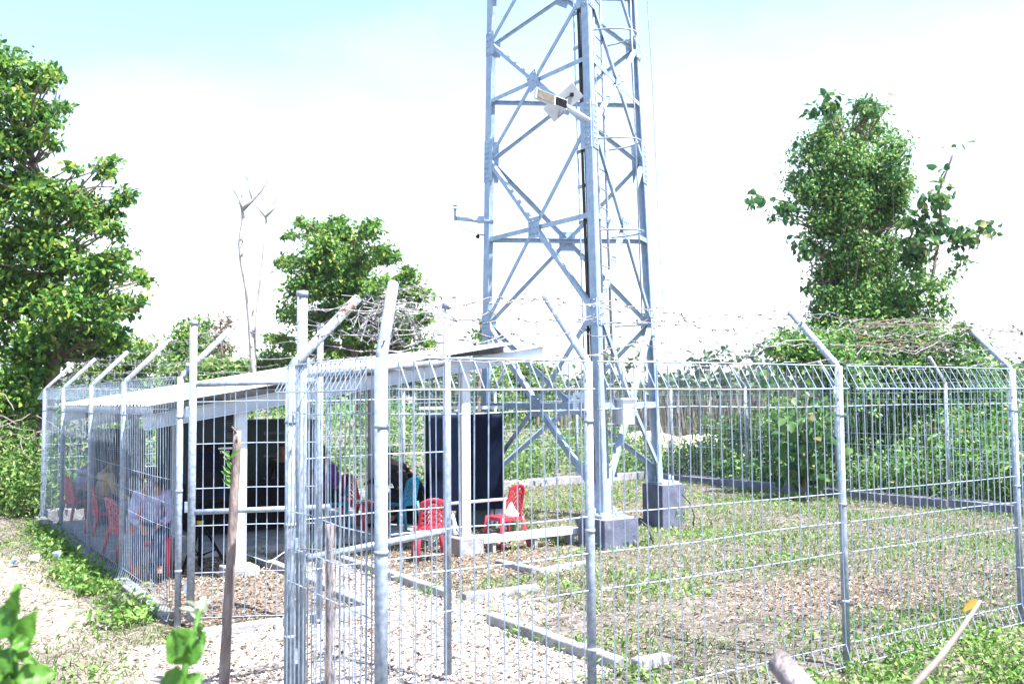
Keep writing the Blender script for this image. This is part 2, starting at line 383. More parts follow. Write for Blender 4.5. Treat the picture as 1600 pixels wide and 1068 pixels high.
# ------------------------------------------------------------------ leaves, grass, chips
def unit(v): return v/np.maximum(np.linalg.norm(v, axis=-1, keepdims=True), 1e-9)
def leafverts(P, T, N, L, wr=.5, curl=.15):
    """six-point leaves: P base points, T directions, N normals, L lengths -> verts, quads"""
    T = unit(T); N = unit(N-(N*T).sum(-1, keepdims=True)*T); B = np.cross(T, N)
    L = np.asarray(L).reshape(-1, 1); w = L*wr*.5; d = -N*L*curl
    cup = N*w*.35
    v = np.stack([P, P+T*L*.3+B*w*.9+cup, P+T*L*.68+B*w*.8+cup+d*.4, P+T*L+d, P+T*L*.68-B*w*.8+cup+d*.4, P+T*L*.3-B*w*.9+cup], 1)
    k = np.arange(len(P))[:, None]*6
    f = np.concatenate([k+np.array([[0, 1, 2, 3]]), k+np.array([[0, 3, 4, 5]])], 0)
    return v.reshape(-1, 3), f
def rdir(k): return unit(rng.normal(size=(k, 3)))
def crown(clumps, nleaf, L, wr=.55, sprig=9, up=.7, spread=.16, shell=.45, droop=.25):
    """clumps: (x,y,z,r) or (x,y,z,rx,ry,rz) world; leaves in sprigs round each clump"""
    C_ = np.array([c if len(c) == 6 else (c[0], c[1], c[2], c[3], c[3], c[3]) for c in clumps], float)
    wt = (C_[:, 3]*C_[:, 5])**.9; wt /= wt.sum()
    ns = max(1, nleaf//sprig); idx = rng.choice(len(C_), ns, p=wt)
    d = rdir(ns); rad = rng.random(ns)[:, None]**shell
    sp = C_[idx, :3]+d*rad*C_[idx, 3:]*(1+.18*rng.normal(size=(ns, 1)))
    sd_ = np.repeat(np.arange(ns), sprig); k = len(sd_)
    sz = C_[idx, 3:].mean(1)
    P = sp[sd_]+rng.normal(size=(k, 3))*(np.minimum(sz, 1.2)[sd_, None]*spread+L*.5)*np.array([1, 1, .6])
    Nn = np.array([0, 0, 1.])*up+d[sd_]*.45+rng.normal(size=(k, 3))*.5
    T = d[sd_]*.5+rng.normal(size=(k, 3))*.8+np.array([0, 0, -droop])
    return leafverts(P, T, Nn, L*rng.uniform(.6, 1.35, k), wr)
def px_clumps(lst, Y, dep=1., zs=1.):
    out = []
    for (x, y, r) in lst:
        yy = Y+rng.uniform(-dep, dep); p = at(x, y, yy); R_ = r*Y/FPX
        out.append((p[0], p[1], p[2], R_, R_*1.15, R_*zs))
    return out
def limb(mb, p, q, r0, r1, seg=6, wob=.08, n=6, sag=0.):
    p, q = np.array(p, float), np.array(q, float); ln = np.linalg.norm(q-p); pts = []; rs = []
    o1 = rng.normal(size=3)*ln*wob
    for i in range(seg+1):
        t = i/seg; w = p+(q-p)*t+o1*math.sin(math.pi*t)+np.array([0, 0, sag*ln*math.sin(math.pi*t)])+(rng.normal(size=3)*ln*wob*.18 if 0 < i < seg else 0)
        pts.append(w); rs.append(r0+(r1-r0)*t)
    mb.tube(pts, rs, n); return pts
def tree(name, label, base, forks, clumps, nleaf, L, leaf, bark, r0, group=None, twigs=True, cat='tree', **kw):
    t = thing(name, label, cat, tuple(base), 'W', group=group)
    mb = MB(); pts = [np.array(base)-np.array([0, 0, .2])]+[np.array(f) for f in forks]
    nodes_ = []
    for i in range(len(pts)-1):
        a = r0*(1-.75*i/len(pts)); b = r0*(1-.75*(i+1)/len(pts))
        nodes_ += limb(mb, pts[i], pts[i+1], a, b, 5, .03, 8)
    if twigs:
        A = np.array([np.array(p) for p in nodes_[3:]])
        for c in clumps:
            cc = np.array(c[:3]); dd = np.linalg.norm(A-cc, axis=1)+np.maximum(0, A[:, 2]-cc[2]+.3)*2
            s_ = A[np.argmin(dd)]
            limb(mb, s_, cc, r0*.22, r0*.05, 5, .07, 5)
            for _ in range(3):
                e = cc+rdir(1)[0]*c[3]*.8; limb(mb, cc, e, r0*.06, r0*.02, 3, .08, 4)
    build(mb, 'trunk', bark, t)
    v, f = crown(clumps, nleaf, L, **kw)
    np_mesh('crown', v, f, leaf, t)
    return t

# ------------------------------------------------------------------ fences
ZT = 2.335
FW, FD = 14.24, 14.1                     # the yard is 14.2 m along the front and 14.1 m deep
HZ = [.055, .18, .877, 1.11, 1.345, 2.02]
def panel(p0, p1, out, sp=.1, r=.0047, belly=0.):
    mb = MB(); p0, p1, out = np.array(p0, float), np.array(p1, float), np.array(out, float)
    ln = np.linalg.norm(p1-p0); d = (p1-p0)/ln; k = int(ln/sp); ph = rng.uniform(0, 6)
    def w(t, o, z):
        q = p0+d*t+out*(o+belly*math.sin(math.pi*t/ln)*(z/2.3)); return (q[0], q[1], z)
    for i in range(k+1):
        t = (ln-k*sp)/2+i*sp; j = rng.normal()*.004; bw = .010*math.sin(i*.7+ph)+rng.normal()*.004
        mb.tube([w(t+j, .05, .03), w(t, 0, .18), w(t+bw, .004*math.sin(i+ph), 1.2), w(t+j, 0, 2.02), w(t, .0, ZT-.005), w(t+.02+j*.5, .085, 2.16)], r, 4, False)
    for z in HZ[1:]:
        mb.tube([w(0, -.009, z+rng.normal()*.004), w(ln*.35, -.009, z+rng.normal()*.006), w(ln*.7, -.009, z+rng.normal()*.006), w(ln, -.009, z+rng.normal()*.004)], r, 4, False)
    mb.tube([w(0, .05, .035), w(ln, .05, .035)], r, 4, False)
    mb.tube([w(0, .0, ZT), w(ln*.5, .0, ZT+.004), w(ln, .0, ZT)], r*1.1, 4, False)
    mb.tube([w(0, .085, 2.155), w(ln*.5, .085, 2.15), w(ln, .085, 2.155)], r*1.1, 4, False)
    return mb
def post(parent, a, b, arm, r=.031, zt=ZT, off=(0, 0), rust=False, base=-.15, armlen=.47):
    mb = MB(); mb.tube([(a, b, base), (a, b, zt)], r, 12)
    for z in (.5, 1.25, 1.95): mb.tube([(a-off[0]*.01, b-off[1]*.01, z-.012), (a-off[0]*.01, b-off[1]*.01, z+.012)], r+.004, 12)
    p = build(mb, 'fence_post', MT['galv'], parent)
    if arm is not None:
        am = MB(); am.tube([(a, b, zt-.03), (a+arm[0]*.03, b+arm[1]*.03, zt+.02), (a+arm[0]*armlen, b+arm[1]*armlen, zt+armlen*1.0)], r*.93, 10)
        build(am, 'post_arm', MT['galv'], p)
        if rust:
            e = MB(); q0, q1 = .76, .9
            e.tube([(a+arm[0]*armlen*q, b+arm[1]*armlen*q, zt+armlen*q) for q in (q0, q1)], r*.955, 10, False); build(e, 'rust_patch', MT['rust'], p)
    return p
FR = [1.47+2.502*i for i in range(5)]+[FW]
LB = [4.446, 7.09, 9.3, 11.85, FD]
RB = [13.1, 10.6, 8.1, 5.6, 3.1, 1.2]
BA = [2.4, 4.8, 7.2, 9.6, 12.0]
ARMS = {}
ff = thing('mesh_fence', 'long front wire mesh fence with bent roll top facing the viewer', 'fence', (0, 0, 0))
post(ff, 0, 0, (.55, .80), .038)
for i, a in enumerate(FR): post(ff, a, 0, (-.5, -.1) if False else (0, 1), .030 if i < 5 else .04)
xs = [0]+FR
for i in range(len(xs)-1):
    build(panel((xs[i]+.05, -.035), (xs[i+1]-.04, -.035), (0, -1), .1), 'mesh_panel', MT['wire'], ff)
fs = thing('mesh_fence', 'short side panel of wire mesh between the open gate and the near corner post', 'fence', (0, 1.0, 0))
post(fs, 0, 1.446, (1, 0), .037, rust=True, armlen=.5)
build(panel((-.035, .05), (-.035, 1.40), (-1, 0), .075), 'mesh_panel', MT['wire'], fs)
fl = thing('mesh_fence', 'left wire mesh fence beside the dirt track, running back behind the seated people', 'fence', (0, 9, 0))
for i, b in enumerate(LB):
    post(fl, 0, b, (1, 0), .031)
    if i: build(panel((-.035, LB[i-1]+.04), (-.035, b-.04), (-1, 0), .1, .0034, belly=.03 if i == 1 else 0), 'mesh_panel', MT['wire'], fl)
fr = thing('mesh_fence', 'right wire mesh fence in front of the dense green undergrowth', 'fence', (FW, 7, 0))
ys = [0]+RB[::-1]+[FD]
for b in RB: post(fr, FW, b, (-1, 0), .034)
for i in range(len(ys)-1): build(panel((FW+.035, ys[i]+.04), (FW+.035, ys[i+1]-.04), (1, 0), .1, .004), 'mesh_panel', MT['wire'], fr)
fb = thing('mesh_fence', 'back wire mesh fence behind the tower and the shelter', 'fence', (7, FD, 0))
xs = [0]+BA+[FW]
for a in BA+[FW]: post(fb, a, FD, (0, -1), .034)
for i in range(len(xs)-1): build(panel((xs[i]+.04, FD+.035), (xs[i+1]-.04, FD+.035), (0, 1), .1, .004), 'mesh_panel', MT['wire'], fb)

def plinth(a0, a1, b0, b1, h, label, m='conc'):
    mb = MB(); ln = max(a1-a0, b1-b0); k = max(1, int(ln/2.4)); al = (a1-a0) > (b1-b0)
    for i in range(k):
        t0, t1 = i/k, (i+1)/k-.004
        c = ((a0+(a1-a0)*(t0+t1)/2) if al else (a0+a1)/2, (b0+b1)/2 if al else b0+(b1-b0)*(t0+t1)/2, h/2-.1+rng.normal()*.006)
        mb.box(c, ((a1-a0)*(t1-t0) if al else a1-a0, b1-b0 if al else (b1-b0)*(t1-t0), h+.2))
    build(mb, 'fence_plinth', MT[m], label=label, cat='kerb', bevel=.012)
plinth(-.11, .05, 4.75, FD+.1, .06, 'long concrete plinth under the left mesh fence beside the weeds', 'concold')
plinth(FW-.08, FW+.10, -.1, FD+.1, .16, 'dark concrete plinth under the right mesh fence below the undergrowth', 'concd')
plinth(.08, FW-.1, FD-.1, FD+.08, .16, 'pale concrete plinth under the back mesh fence')

# barbed wire strung along the leaning arms
def barbed(pts, label, sag=.03, step=.11, loose=.012, group=None, frame='C', r=.0030):
    """pts: knots in place coordinates"""
    mb = MB(); path = []
    for i in range(len(pts)-1):
        p, q = np.array(pts[i], float), np.array(pts[i+1], float); ln = np.linalg.norm(q-p); k = max(2, int(ln/.09))
        s_ = sag*rng.uniform(.3, 1.6); sw = rng.uniform(-1, 1)*sag
        for j in range(k):
            t = j/k; path.append(p+(q-p)*t+np.array([sw, sw, -s_])*4*t*(1-t)+rng.normal(size=3)*loose)
    path.append(np.array(pts[-1], float))
    mb.tube(path, r, 4, False)
    acc = 0.
    for i in range(len(path)-1):
        p, q = path[i], path[i+1]; acc += np.linalg.norm(q-p)
        if acc >= step:
            acc = 0; d = rng.normal(size=3)*.5; d /= np.linalg.norm(d)
            for _ in range(2):
                d = rng.normal(size=3); d /= np.linalg.norm(d); mb.tube([p-d*.021, p+d*.021], .0023, 3, False)
            mb.tube([p-(q-p)*.12, p+(q-p)*.12], r*2, 4, False)
    return build(mb, 'barbed_wire', MT['barb'], frame=frame, label=label, cat='barbed wire', group=group)
def tip(a, b, arm, f, zt=ZT, L=.47): return (a+arm[0]*L*f, b+arm[1]*L*f, zt+L*f)
NM = ['lowest', 'second lowest', 'second highest', 'highest']
for j, f in enumerate((.12, .42, .72, .98)):
    barbed([tip(0, 0, (.55, .8), f)]+[tip(a, 0, (0, 1), f) for a in FR], NM[j]+' strand of barbed wire over the front mesh fence', sag=.05)
    barbed([tip(0, b, (1, 0), f) for b in LB], NM[j]+' strand of barbed wire over the left mesh fence', sag=.05, loose=.02)
    barbed([tip(FW, 0, (-.7, .7), f)]+[tip(FW, b, (-1, 0), f) for b in RB[::-1]]+[tip(FW, FD, (-.5, -.5), f)], NM[j]+' strand of barbed wire over the right mesh fence', sag=.05)
    barbed([tip(0, FD, (1, -.5), f)]+[tip(a, FD, (0, -1), f) for a in BA]+[tip(FW, FD, (-.5, -.5), f)], NM[j]+' strand of barbed wire over the back mesh fence', sag=.05)
    barbed([tip(0, 0, (.55, .8), f), tip(0, 1.446, (1, 0), f, L=.5), (.09+.0, 1.5, 2.4+f*.4)], NM[j]+' strand of barbed wire between the near corner post and the tall gate post', sag=.04, loose=.02)
for j, (f, lab) in enumerate(((.3, 'loose sagging strand of barbed wire snaking along the front fence arms'), (.62, 'slack twisted strand of barbed wire looping along the front fence arms'), (.88, 'kinked stray strand of barbed wire just under the top of the front fence arms'))):
    pts = []
    for i in range(len(FR)):
        a0 = 0 if i == 0 else FR[i-1]; k0 = int((FR[i]-a0)/.42)
        for q in range(k0): t_ = q/k0; p = np.array(tip(a0+(FR[i]-a0)*t_, 0, (0, 1), f)); pts.append(p+rng.normal(size=3)*np.array([.04, .05, .055]))
    barbed(pts, lab, sag=.03, loose=.016)
for k in range(4):                       # the tangle where the strands were cut back at the gate
    c = np.array(tip(0, 1.446, (1, 0), .75+.1*k, L=.5)); pts = []
    for i in range(26):
        t = i/25; pts.append(c+np.array([.10+.3*t+.16*math.sin(t*19+k*2), -.55*t*(1 if k < 3 else -.5)+.12*math.cos(t*17+k), -.05-.22*t*(k % 2)+.14*math.sin(t*23+k*1.7)]))
    barbed(pts, ['tangled loose end of barbed wire hanging off the rusty leaning arm', 'second loop of barbed wire in the tangle by the rusty arm', 'long snarled loop of barbed wire between the two leaning arms', 'short curl of barbed wire just behind the rusty arm'][k], sag=.01, loose=.02, step=.07)

# ------------------------------------------------------------------ gate leaves, both swung open into the yard
def gate_leaf(label, P, E_, r0, r1, zr, zm, zrail, over=.0):
    P, E_ = np.array(P), np.array(E_); ln = np.linalg.norm(E_-P); d = (E_-P)/ln
    t = thing('gate_leaf', label, 'gate', (P[0], P[1], 0))
    w = lambda x, z: (P[0]+d[0]*x, P[1]+d[1]*x, z)
    for x, r, h in ((0, r0, 2.86), (ln, r1, 2.83)):
        mb = MB(); mb.tube([w(x, .03), w(x, h)], r, 12); mb.tube([w(x, h-.035), w(x, h+.008)], r+.005, 12); build(mb, 'gate_stile', MT['galv'], t)
    for z0, z1, nm in ((zr, zr+zrail, 'top_rail'), (zm, zm+zrail, 'middle_rail')):
        mb = MB(); mb.tube([w(r0, z0), w(ln-r1*.8+(over if nm == 'middle_rail' else 0), z1)], .026, 10); build(mb, nm, MT['galv'], t)
    mb = MB(); k = int(ln/.1)
    for i in range(1, k+1):
        x = i*ln/(k+1); mb.tube([w(x, .06), w(x+.004, 1.0), w(x, zr+zrail*x/ln)], .0043, 4, False)
    for z in (.06, .48, .92, 1.27, 1.69, 2.09): mb.tube([w(0, z), w(ln*.5, z+.01), w(ln, z+.008)], .0045, 4, False)
    build(mb, 'gate_mesh', MT['wire'], t)
    for z in (.35, 1.1, 2.0):
        mb = MB(); mb.box(w(-.045, z), (.03, .05, .10), math.atan2(d[1], d[0])); build(mb, 'hinge', MT['galv'], t)
    return t
gate_leaf('far leaf of the open wire gate, swung into the yard in front of the shelter', (.10, 4.38), (1.15, 3.80), .037, .031, 2.255, 1.05, .03, .12)
gate_leaf('near leaf of the open wire gate with a thick tall post beside the corner', (.10, 1.50), (1.26, 1.50), .037, .031, 2.28, 1.0, .1)
for j, z in enumerate((2.36, 2.5, 2.64, 2.76)):
    barbed([(.10, 4.38, z), (1.15, 3.8, z+.03)], NM[j]+' strand of barbed wire between the tall posts of the far gate leaf', sag=.03)
    barbed([(.10, 1.5, z), (1.26, 1.5, z)], NM[j]+' strand of barbed wire between the tall posts of the near gate leaf', sag=.05)

# ------------------------------------------------------------------ kerbs round the gravel path
def kerb(pts, label, h=.06, wd=.11):
    mb = MB()
    for (p, q) in zip(pts[:-1], pts[1:]):
        p, q = np.array(p, float), np.array(q, float); ln = np.linalg.norm(q-p); k = max(1, round(ln/1.0)); an = math.atan2(q[1]-p[1], q[0]-p[0])
        for i in range(k):
            c = p+(q-p)*(i+.5)/k; mb.box((c[0], c[1], h/2-.06+rng.normal()*.008), (ln/k-.012, wd, h+.12), an+rng.normal()*.012)
    build(mb, 'path_kerb', MT['conc'], label=label, cat='kerb', bevel=.014)
kerb([(2.72, 8.3), (2.72, 4.02)], 'long concrete kerb along the right side of the gravel walkway to the shelter')
kerb([(2.80, 3.92), (3.72, 3.86)], 'short concrete kerb turning away from the walkway towards the tower')
kerb([(1.80, 8.2), (1.80, 4.0)], 'concrete kerb along the left side of the gravel walkway by the litter heap')
kerb([(-.05, 3.93), (1.72, 3.93)], 'worn white concrete sill under the far gate leaf')
kerb([(2.52, 2.92), (2.52, 1.0)], 'low concrete kerb on the near right edge of the pale gravel patch')
kerb([(2.60, .92), (2.95, .92)], 'stub of concrete kerb at the near end of the gravel patch')
p0, p1 = gab(778, 871, .06), gab(838, 884, .06)
kerb([p0, p1], 'low dark concrete kerb on the ground in front of the sunlit red chair', .05)
kerb([p1, (p1[0]+.9, p1[1]+.15)], 'buried kerb edge in the grass right of the sunlit red chair', .03)
mb = MB(); mb.box((2.75, 10.6, 0), (5.1, 4.7, .16)); build(mb, 'shelter_slab', MT['conc'], kind='structure', label='concrete floor under the open shelter')

# ------------------------------------------------------------------ open shelter with lean-to roof
SL = .166
zb = lambda a: 1.92+SL*(a+.06)           # top of the sloping beams
st = thing('shelter', 'open steel shelter with a sloping sheet metal roof on white columns', 'shelter', (2.7, 9.4, 0))
ROWS = (6.45, 9.43, 12.4)
for b in ROWS:
    mb = MB(); p0, p1 = Vector((.06, b-.05, zb(.06)-.005)), Vector((5.6, b-.05, zb(5.6)-.005)); dn = Vector((SL, 0, -1)).normalized()
    mb.plate(p0, p1, dn, .15, (0, 1, 0), .012); 
    mb.plate(p0-dn*.004, p1-dn*.004, (0, -1, 0), .08, dn, .012); mb.plate(p0+dn*.154, p1+dn*.154, (0, -1, 0), .08, dn, .012)
    build(mb, 'roof_beam', MT['white'], st)
    for a in (1.2, 4.3):
        mb = MB(); zt_ = zb(a)-.165
        mb.plate((a-.06, b, .15), (a-.06, b, zt_), (1, 0, 0), .12, (0, 1, 0), .012, 0)
        for s_ in (-.062, .062): mb.plate((a+s_, b-.05, .15), (a+s_, b-.05, zt_), (0, 1, 0), .10, (1, 0, 0), .010)
        mb.plate((a-.056, b-.052, .15), (a-.056, b-.052, zt_), (1, 0, 0), .112, (0, 1, 0), .006)
        mb.box((a, b, .155), (.22, .22, .02)); mb.box((a, b, zt_-.005), (.2, .14, .014))
        build(mb, 'column', MT['white'], st)
        mb = MB(); h = .26 if a > 3 else .18; mb.box((a, b, h/2-.11), (.38, .38, h+.16)); build(mb, 'column_footing', MT['conc'], st, bevel=.015)
for a in (.13, 1.0, 1.95, 2.9, 3.85, 4.78):
    mb = MB(); z = zb(a)+.006; hp_ = .085
    mb.plate((a, 6.18, z), (a, 12.6, z), (0, 0, 1), hp_, (1, 0, 0), .006); mb.plate((a, 6.18, z+hp_+.004), (a, 12.6, z+hp_+.004), (1, 0, 0), .055, (0, 0, 1), .006); mb.plate((a-.055, 6.18, z-.003), (a-.055, 12.6, z-.003), (1, 0, 0), .055, (0, 0, 1), .006)
    build(mb, 'purlin', MT['white'], st)
mb = MB(); per = .19; prof = []
b = 6.08
while b < 12.65:
    prof += [(b, 0), (b+per*.55, 0), (b+per*.66, .026), (b+per*.89, .026)]; b += per
for (bb, dz) in prof: pass
for i, a in enumerate((.03, 1.25, 2.5, 3.75, 4.97)): pass
As = (.05, 1.25, 2.5, 3.75, 4.97)
V = [(a, bb, zb(a)+.112+dz) for a in As for (bb, dz) in prof]; k = len(prof)
mb.add(V, [(i*k+j, (i+1)*k+j, (i+1)*k+j+1, i*k+j+1) for i in range(len(As)-1) for j in range(k-1)])
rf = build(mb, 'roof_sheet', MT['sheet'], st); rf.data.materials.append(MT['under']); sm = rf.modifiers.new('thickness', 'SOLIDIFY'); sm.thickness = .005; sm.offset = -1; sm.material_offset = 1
for a in (1.0, 2.9):
    mb = MB(); mb.box((a, 6.36, zb(a)-.22+.26), (.07, .06, .07)); build(mb, 'cleat', MT['white'], st)

# ------------------------------------------------------------------ lattice tower on three legs
TN, TR, TL = np.array([1.31, 13.77, .42]), np.array([2.62, 16.68, .63]), np.array([-.56, 16.36, .5])
TC = (TN+TR+TL)/3; TC[2] = 0; TCtop = TC+np.array([-.10, 0, 0])
def legp(P, z):
    k = 1-.0195*(z-.5); c = TC+(TCtop-TC)*z/9
    return np.array([c[0]+(P[0]-TC[0])*k, c[1]+(P[1]-TC[1])*k, z])
tw = thing('lattice_tower', 'tall three legged steel lattice tower rising out of the picture', 'tower', (TC[0], TC[1], 0), 'W')
LEV = [.0, 3.37, 6.2, 8.25, 10.1, 12.0]; MID = [1.98, 4.83, 7.24, 9.15, 11.0]
ZTOP = 12.6
LEGS = {'n': TN, 'r': TR, 'l': TL}
def hz(v): v = np.array([v[0], v[1], 0.]); return v/np.linalg.norm(v)
for k, P in LEGS.items():
    oth = [LEGS[j] for j in LEGS if j != k]; mb = MB()
    p0, p1 = legp(P, P[2]-.02), legp(P, ZTOP)
    for o in oth:
        d = hz(o-P); nrm = np.array([-d[1], d[0], 0])
        mb.plate(p0, p1, d, .16, nrm, .016)
        mb.plate(legp(P, P[2]-.015), legp(P, P[2]+.34), d, .30, nrm, .02)
    mb.box((p0[0], p0[1], P[2]+.0), (.42, .42, .03), TH)
    for i in (-1, 1):
        for j in (-1, 1): mb.tube([(p0[0]+i*.15, p0[1]+j*.15, P[2]-.02), (p0[0]+i*.15, p0[1]+j*.15, P[2]+.11)], .018, 6)
    build(mb, 'leg', MT['tower'], tw, 'W')
    lv = legp(P, P[2])
    for z in (3.37, 6.2, 8.25, 10.1):
        mb = MB(); big = z == 6.2
        for o in oth:
            d = hz(o-P); nrm = np.array([-d[1], d[0], 0]); nrm = nrm*(1 if np.dot(nrm, P-TC) > 0 else -1)
            q0 = legp(P, z-(.36 if big else .2))+nrm*.014; q1 = legp(P, z+(.36 if big else .2))+nrm*.014
            mb.plate(q0, q1, d, .24, nrm, .014)
            for t in np.linspace(.08, .92, 8 if big else 4):
                for w_ in ((.05, .12) if big else (.05, .13)):
                    c_ = q0+(q1-q0)*t+d*w_; mb.tube([c_, c_+nrm*.028], .014, 6)
        build(mb, 'gusset_plate', MT['tower'], tw, 'W')
FACES = [('n', 'l'), ('n', 'r'), ('l', 'r')]
def angle(mb, p, q, nrm, w=.075, t=.010):
    p, q, nrm = np.array(p), np.array(q), np.array(nrm); d = (q-p)/np.linalg.norm(q-p); s_ = np.cross(d, nrm); s_ /= np.linalg.norm(s_)
    if s_[2] < 0: s_ = -s_
    mb.plate(p, q, s_, w, nrm, t, -w/2); mb.plate(p+s_*(w/2-t/2), q+s_*(w/2-t/2), -nrm, w*.9, s_, t)
for (k1, k2) in FACES:
    P1, P2 = LEGS[k1], LEGS[k2]; d = hz(P2-P1); nrm = np.array([-d[1], d[0], 0]); nrm = nrm*(1 if np.dot(nrm, (P1+P2)/2-TC) > 0 else -1)
    for i in range(5):
        z0, z1 = LEV[i], LEV[i+1]; zm = MID[i]
        f1, f2 = (P1[2]+.22, P2[2]+.22) if i == 0 else (z0, z0)
        cen = (legp(P1, zm)+legp(P2, zm))/2+nrm*.006
        w = (.085, .074, .066, .062, .06)[i]
        for (A_, za, B_, zb_) in ((P1, f1, P2, z1), (P2, f2, P1, z1)):
            e = hz(B_-A_)*.10
            for (s0, e0) in ((legp(A_, za)+e, cen), (cen, legp(B_, zb_)-e)):
                dd = (e0-s0)/np.linalg.norm(e0-s0); mb = MB(); a0 = s0 if s0 is not cen else s0+dd*.06; a1 = e0 if e0 is not cen else e0-dd*.06
                angle(mb, a0+nrm*.004, a1+nrm*.004, nrm, w); build(mb, 'diagonal_brace', MT['tower'], tw, 'W')
        mb = MB(); e = d*.09
        angle(mb, legp(P1, zm)+e-nrm*.012, legp(P2, zm)-e-nrm*.012, nrm, w*1.05); build(mb, 'horizontal_strut', MT['tower'], tw, 'W')
        mb = MB(); up = np.array([0, 0, 1.]); h = .17 if i < 2 else .15
        rot = Matrix((Vector(d), Vector(nrm), Vector((0, 0, 1)))).transposed() @ Matrix.Rotation(0 if i < 2 else .35, 3, 'Y')
        mb.box(cen+nrm*.018, (h*1.7, .014, h*2), rot=rot)
        for ix in (-1, 0, 1):
            for iz in (-1, 0, 1):
                if ix*iz or (ix == 0 and iz == 0) or i < 2:
                    c_ = Vector(cen+nrm*.02)+rot @ Vector((ix*h*.55, 0, iz*h*.6)); mb.tube([c_, c_+Vector(nrm)*.028], .014, 6)
        build(mb, 'gusset_plate', MT['tower'], tw, 'W')
# access ladder with hoops on the face between the near and the right leg
dNR = hz(TR-TN); nNR = np.array([dNR[1], -dNR[0], 0])
lt = MB(); rails = []
for off in (.34, .72):
    pts = [legp(TN, z)+dNR*off-nNR*.04 for z in (.9, 6, ZTOP-.3)]; lt.tube(pts, .022, 8)
build(lt, 'ladder_rail', MT['galv'], tw, 'W')
for z in np.arange(1.1, ZTOP-.4, .3):
    rg = MB(); rg.tube([legp(TN, z)+dNR*.34-nNR*.04, legp(TN, z)+dNR*.72-nNR*.04], .011, 6)
    build(rg, 'ladder_rung', MT['galv'], tw, 'W')
for z in (3.2, 4.6, 6.0, 7.7, 9.2):
    hp = MB(); c_ = legp(TN, z)+dNR*.53-nNR*.04
    hp.tube([c_+dNR*.36*math.cos(t)+nNR*.62*math.sin(t) for t in np.linspace(0, math.pi, 13)], .014, 5); build(hp, 'ladder_hoop', MT['galv'], tw, 'W')
hp = MB(); 
for t in (.9, 1.9): hp.tube([legp(TN, z)+dNR*(.53+.36*math.cos(t))+nNR*(.62*math.sin(t)-.04) for z in (3.2, 9.2)], .010, 5)
build(hp, 'ladder_cage_bar', MT['galv'], tw, 'W')
# cable run inside the near leg
dNL = hz(TL-TN)
cb = MB()
for j in range(4):
    o = .20+.036*j; pts = [legp(TN, z)+dNL*(o+.006*math.sin(z*2+j))+dNR*(.10+.02*(j % 2)) for z in np.linspace(.5, ZTOP-.3, 22)]; cb.tube(pts, .015, 6)
build(cb, 'feeder_cables', MT['cable'], tw, 'W')
cb = MB()
for o in (.17, .42): cb.tube([legp(TN, z)+dNL*o+dNR*.15 for z in (.6, ZTOP-.3)], .012, 4)
for z in np.arange(.9, ZTOP-.4, .55): cb.plate(legp(TN, z)+dNL*.15+dNR*.13, legp(TN, z)+dNL*.44+dNR*.13, (0, 0, 1), .045, dNR, .03)
build(cb, 'cable_rack', MT['tower'], tw, 'W')
cb = MB(); oR = hz(TR-TC); cb.tube([legp(TR, z)+oR*(.19+.02*math.sin(z))+np.array([.05, 0, 0]) for z in np.linspace(.5, ZTOP, 24)], .009, 6)
build(cb, 'down_conductor', MT['galv'], tw, 'W')
# concrete feet
def footing(P, sz, h, top, label, corner=None):
    a, b = ab(P); t = thing('tower_footing', label, 'footing', (a, b, 0))
    mb = MB(); mb.box((a, b, h/2-.2), (sz, sz, h+.36)); build(mb, 'footing_block', MT['paintdark'], t, bevel=.012)
    mb = MB(); mb.grid(lambda u_, v_: (a+(u_-.5)*(sz-.02), b+(v_-.5)*(sz-.02), h-.02+.02*vnoise(a*9+u_*5, b+v_*5, 1.)*(1 if 0 < u_ < 1 and 0 < v_ < 1 else 0)), 8, 8); build(mb, 'worn_top', MT['conctop'], t)
    for s_ in (.35, -.3):
        pass
    return t
footing(TN+np.array([.05, .03, 0]), .62, .41, None, 'dark painted concrete footing under the nearest tower leg')
footing(TR, .52, .62, None, 'tall grey concrete footing under the right tower leg')
footing(TL, .62, .49, None, 'concrete footing under the left tower leg behind the black panel')
for (lab, pts) in (('black cable arching from the nearest tower footing into the grass', [(1000, 812), (1012, 822), (1020, 845), (1023, 868)]), ('black cable curving from the right tower footing to the ground', [(1066, 772), (1078, 785), (1085, 805), (1083, 826)])):
    Yf = 13.7 if pts[0][0] < 1050 else 16.2; mb = MB()
    q = [at(x, y, Yf-.05*i) for i, (x, y) in enumerate(pts)]; q[-1][2] = -.08; mb.tube(q, .013, 6); build(mb, 'ground_cable', MT['cable'], frame='W', label=lab, cat='cable')

# ------------------------------------------------------------------ things fixed to the tower
t = thing('lamp_bracket', 'white LED lamp on a slanted arm at the nearest tower leg', 'lamp', tuple(at(918, 187, 13.65)), 'W')
A0, A1, A2 = at(922, 189, 13.75), at(880, 163, 13.5), at(836, 146, 13.2)
mb = MB(); mb.tube([A0, A1], .036, 10); build(mb, 'lamp_arm', MT['white'], t, 'W')
d = Vector(A2-A1).normalized(); vw_ = Vector((.05, .91, .41)); sdir = (d.cross(vw_)*-.8+vw_*.6); sdir = (sdir-d*sdir.dot(d)).normalized(); nd = d.cross(sdir).normalized()      # the lamp leans so its lens looks down to the path
if nd.dot(vw_) < 0: nd = -nd
A1b = Vector(A1)-d*.06
mb = MB(); mb.plate(A1b, Vector(A2), sdir, .155, nd, .05, -.078); mb.plate(A1b+nd*.03, Vector(A1)+d*.2+nd*.03, sdir, .10, nd, .05, -.05); hd = build(mb, 'lamp_head', MT['white'], t, 'W', bevel=.008)
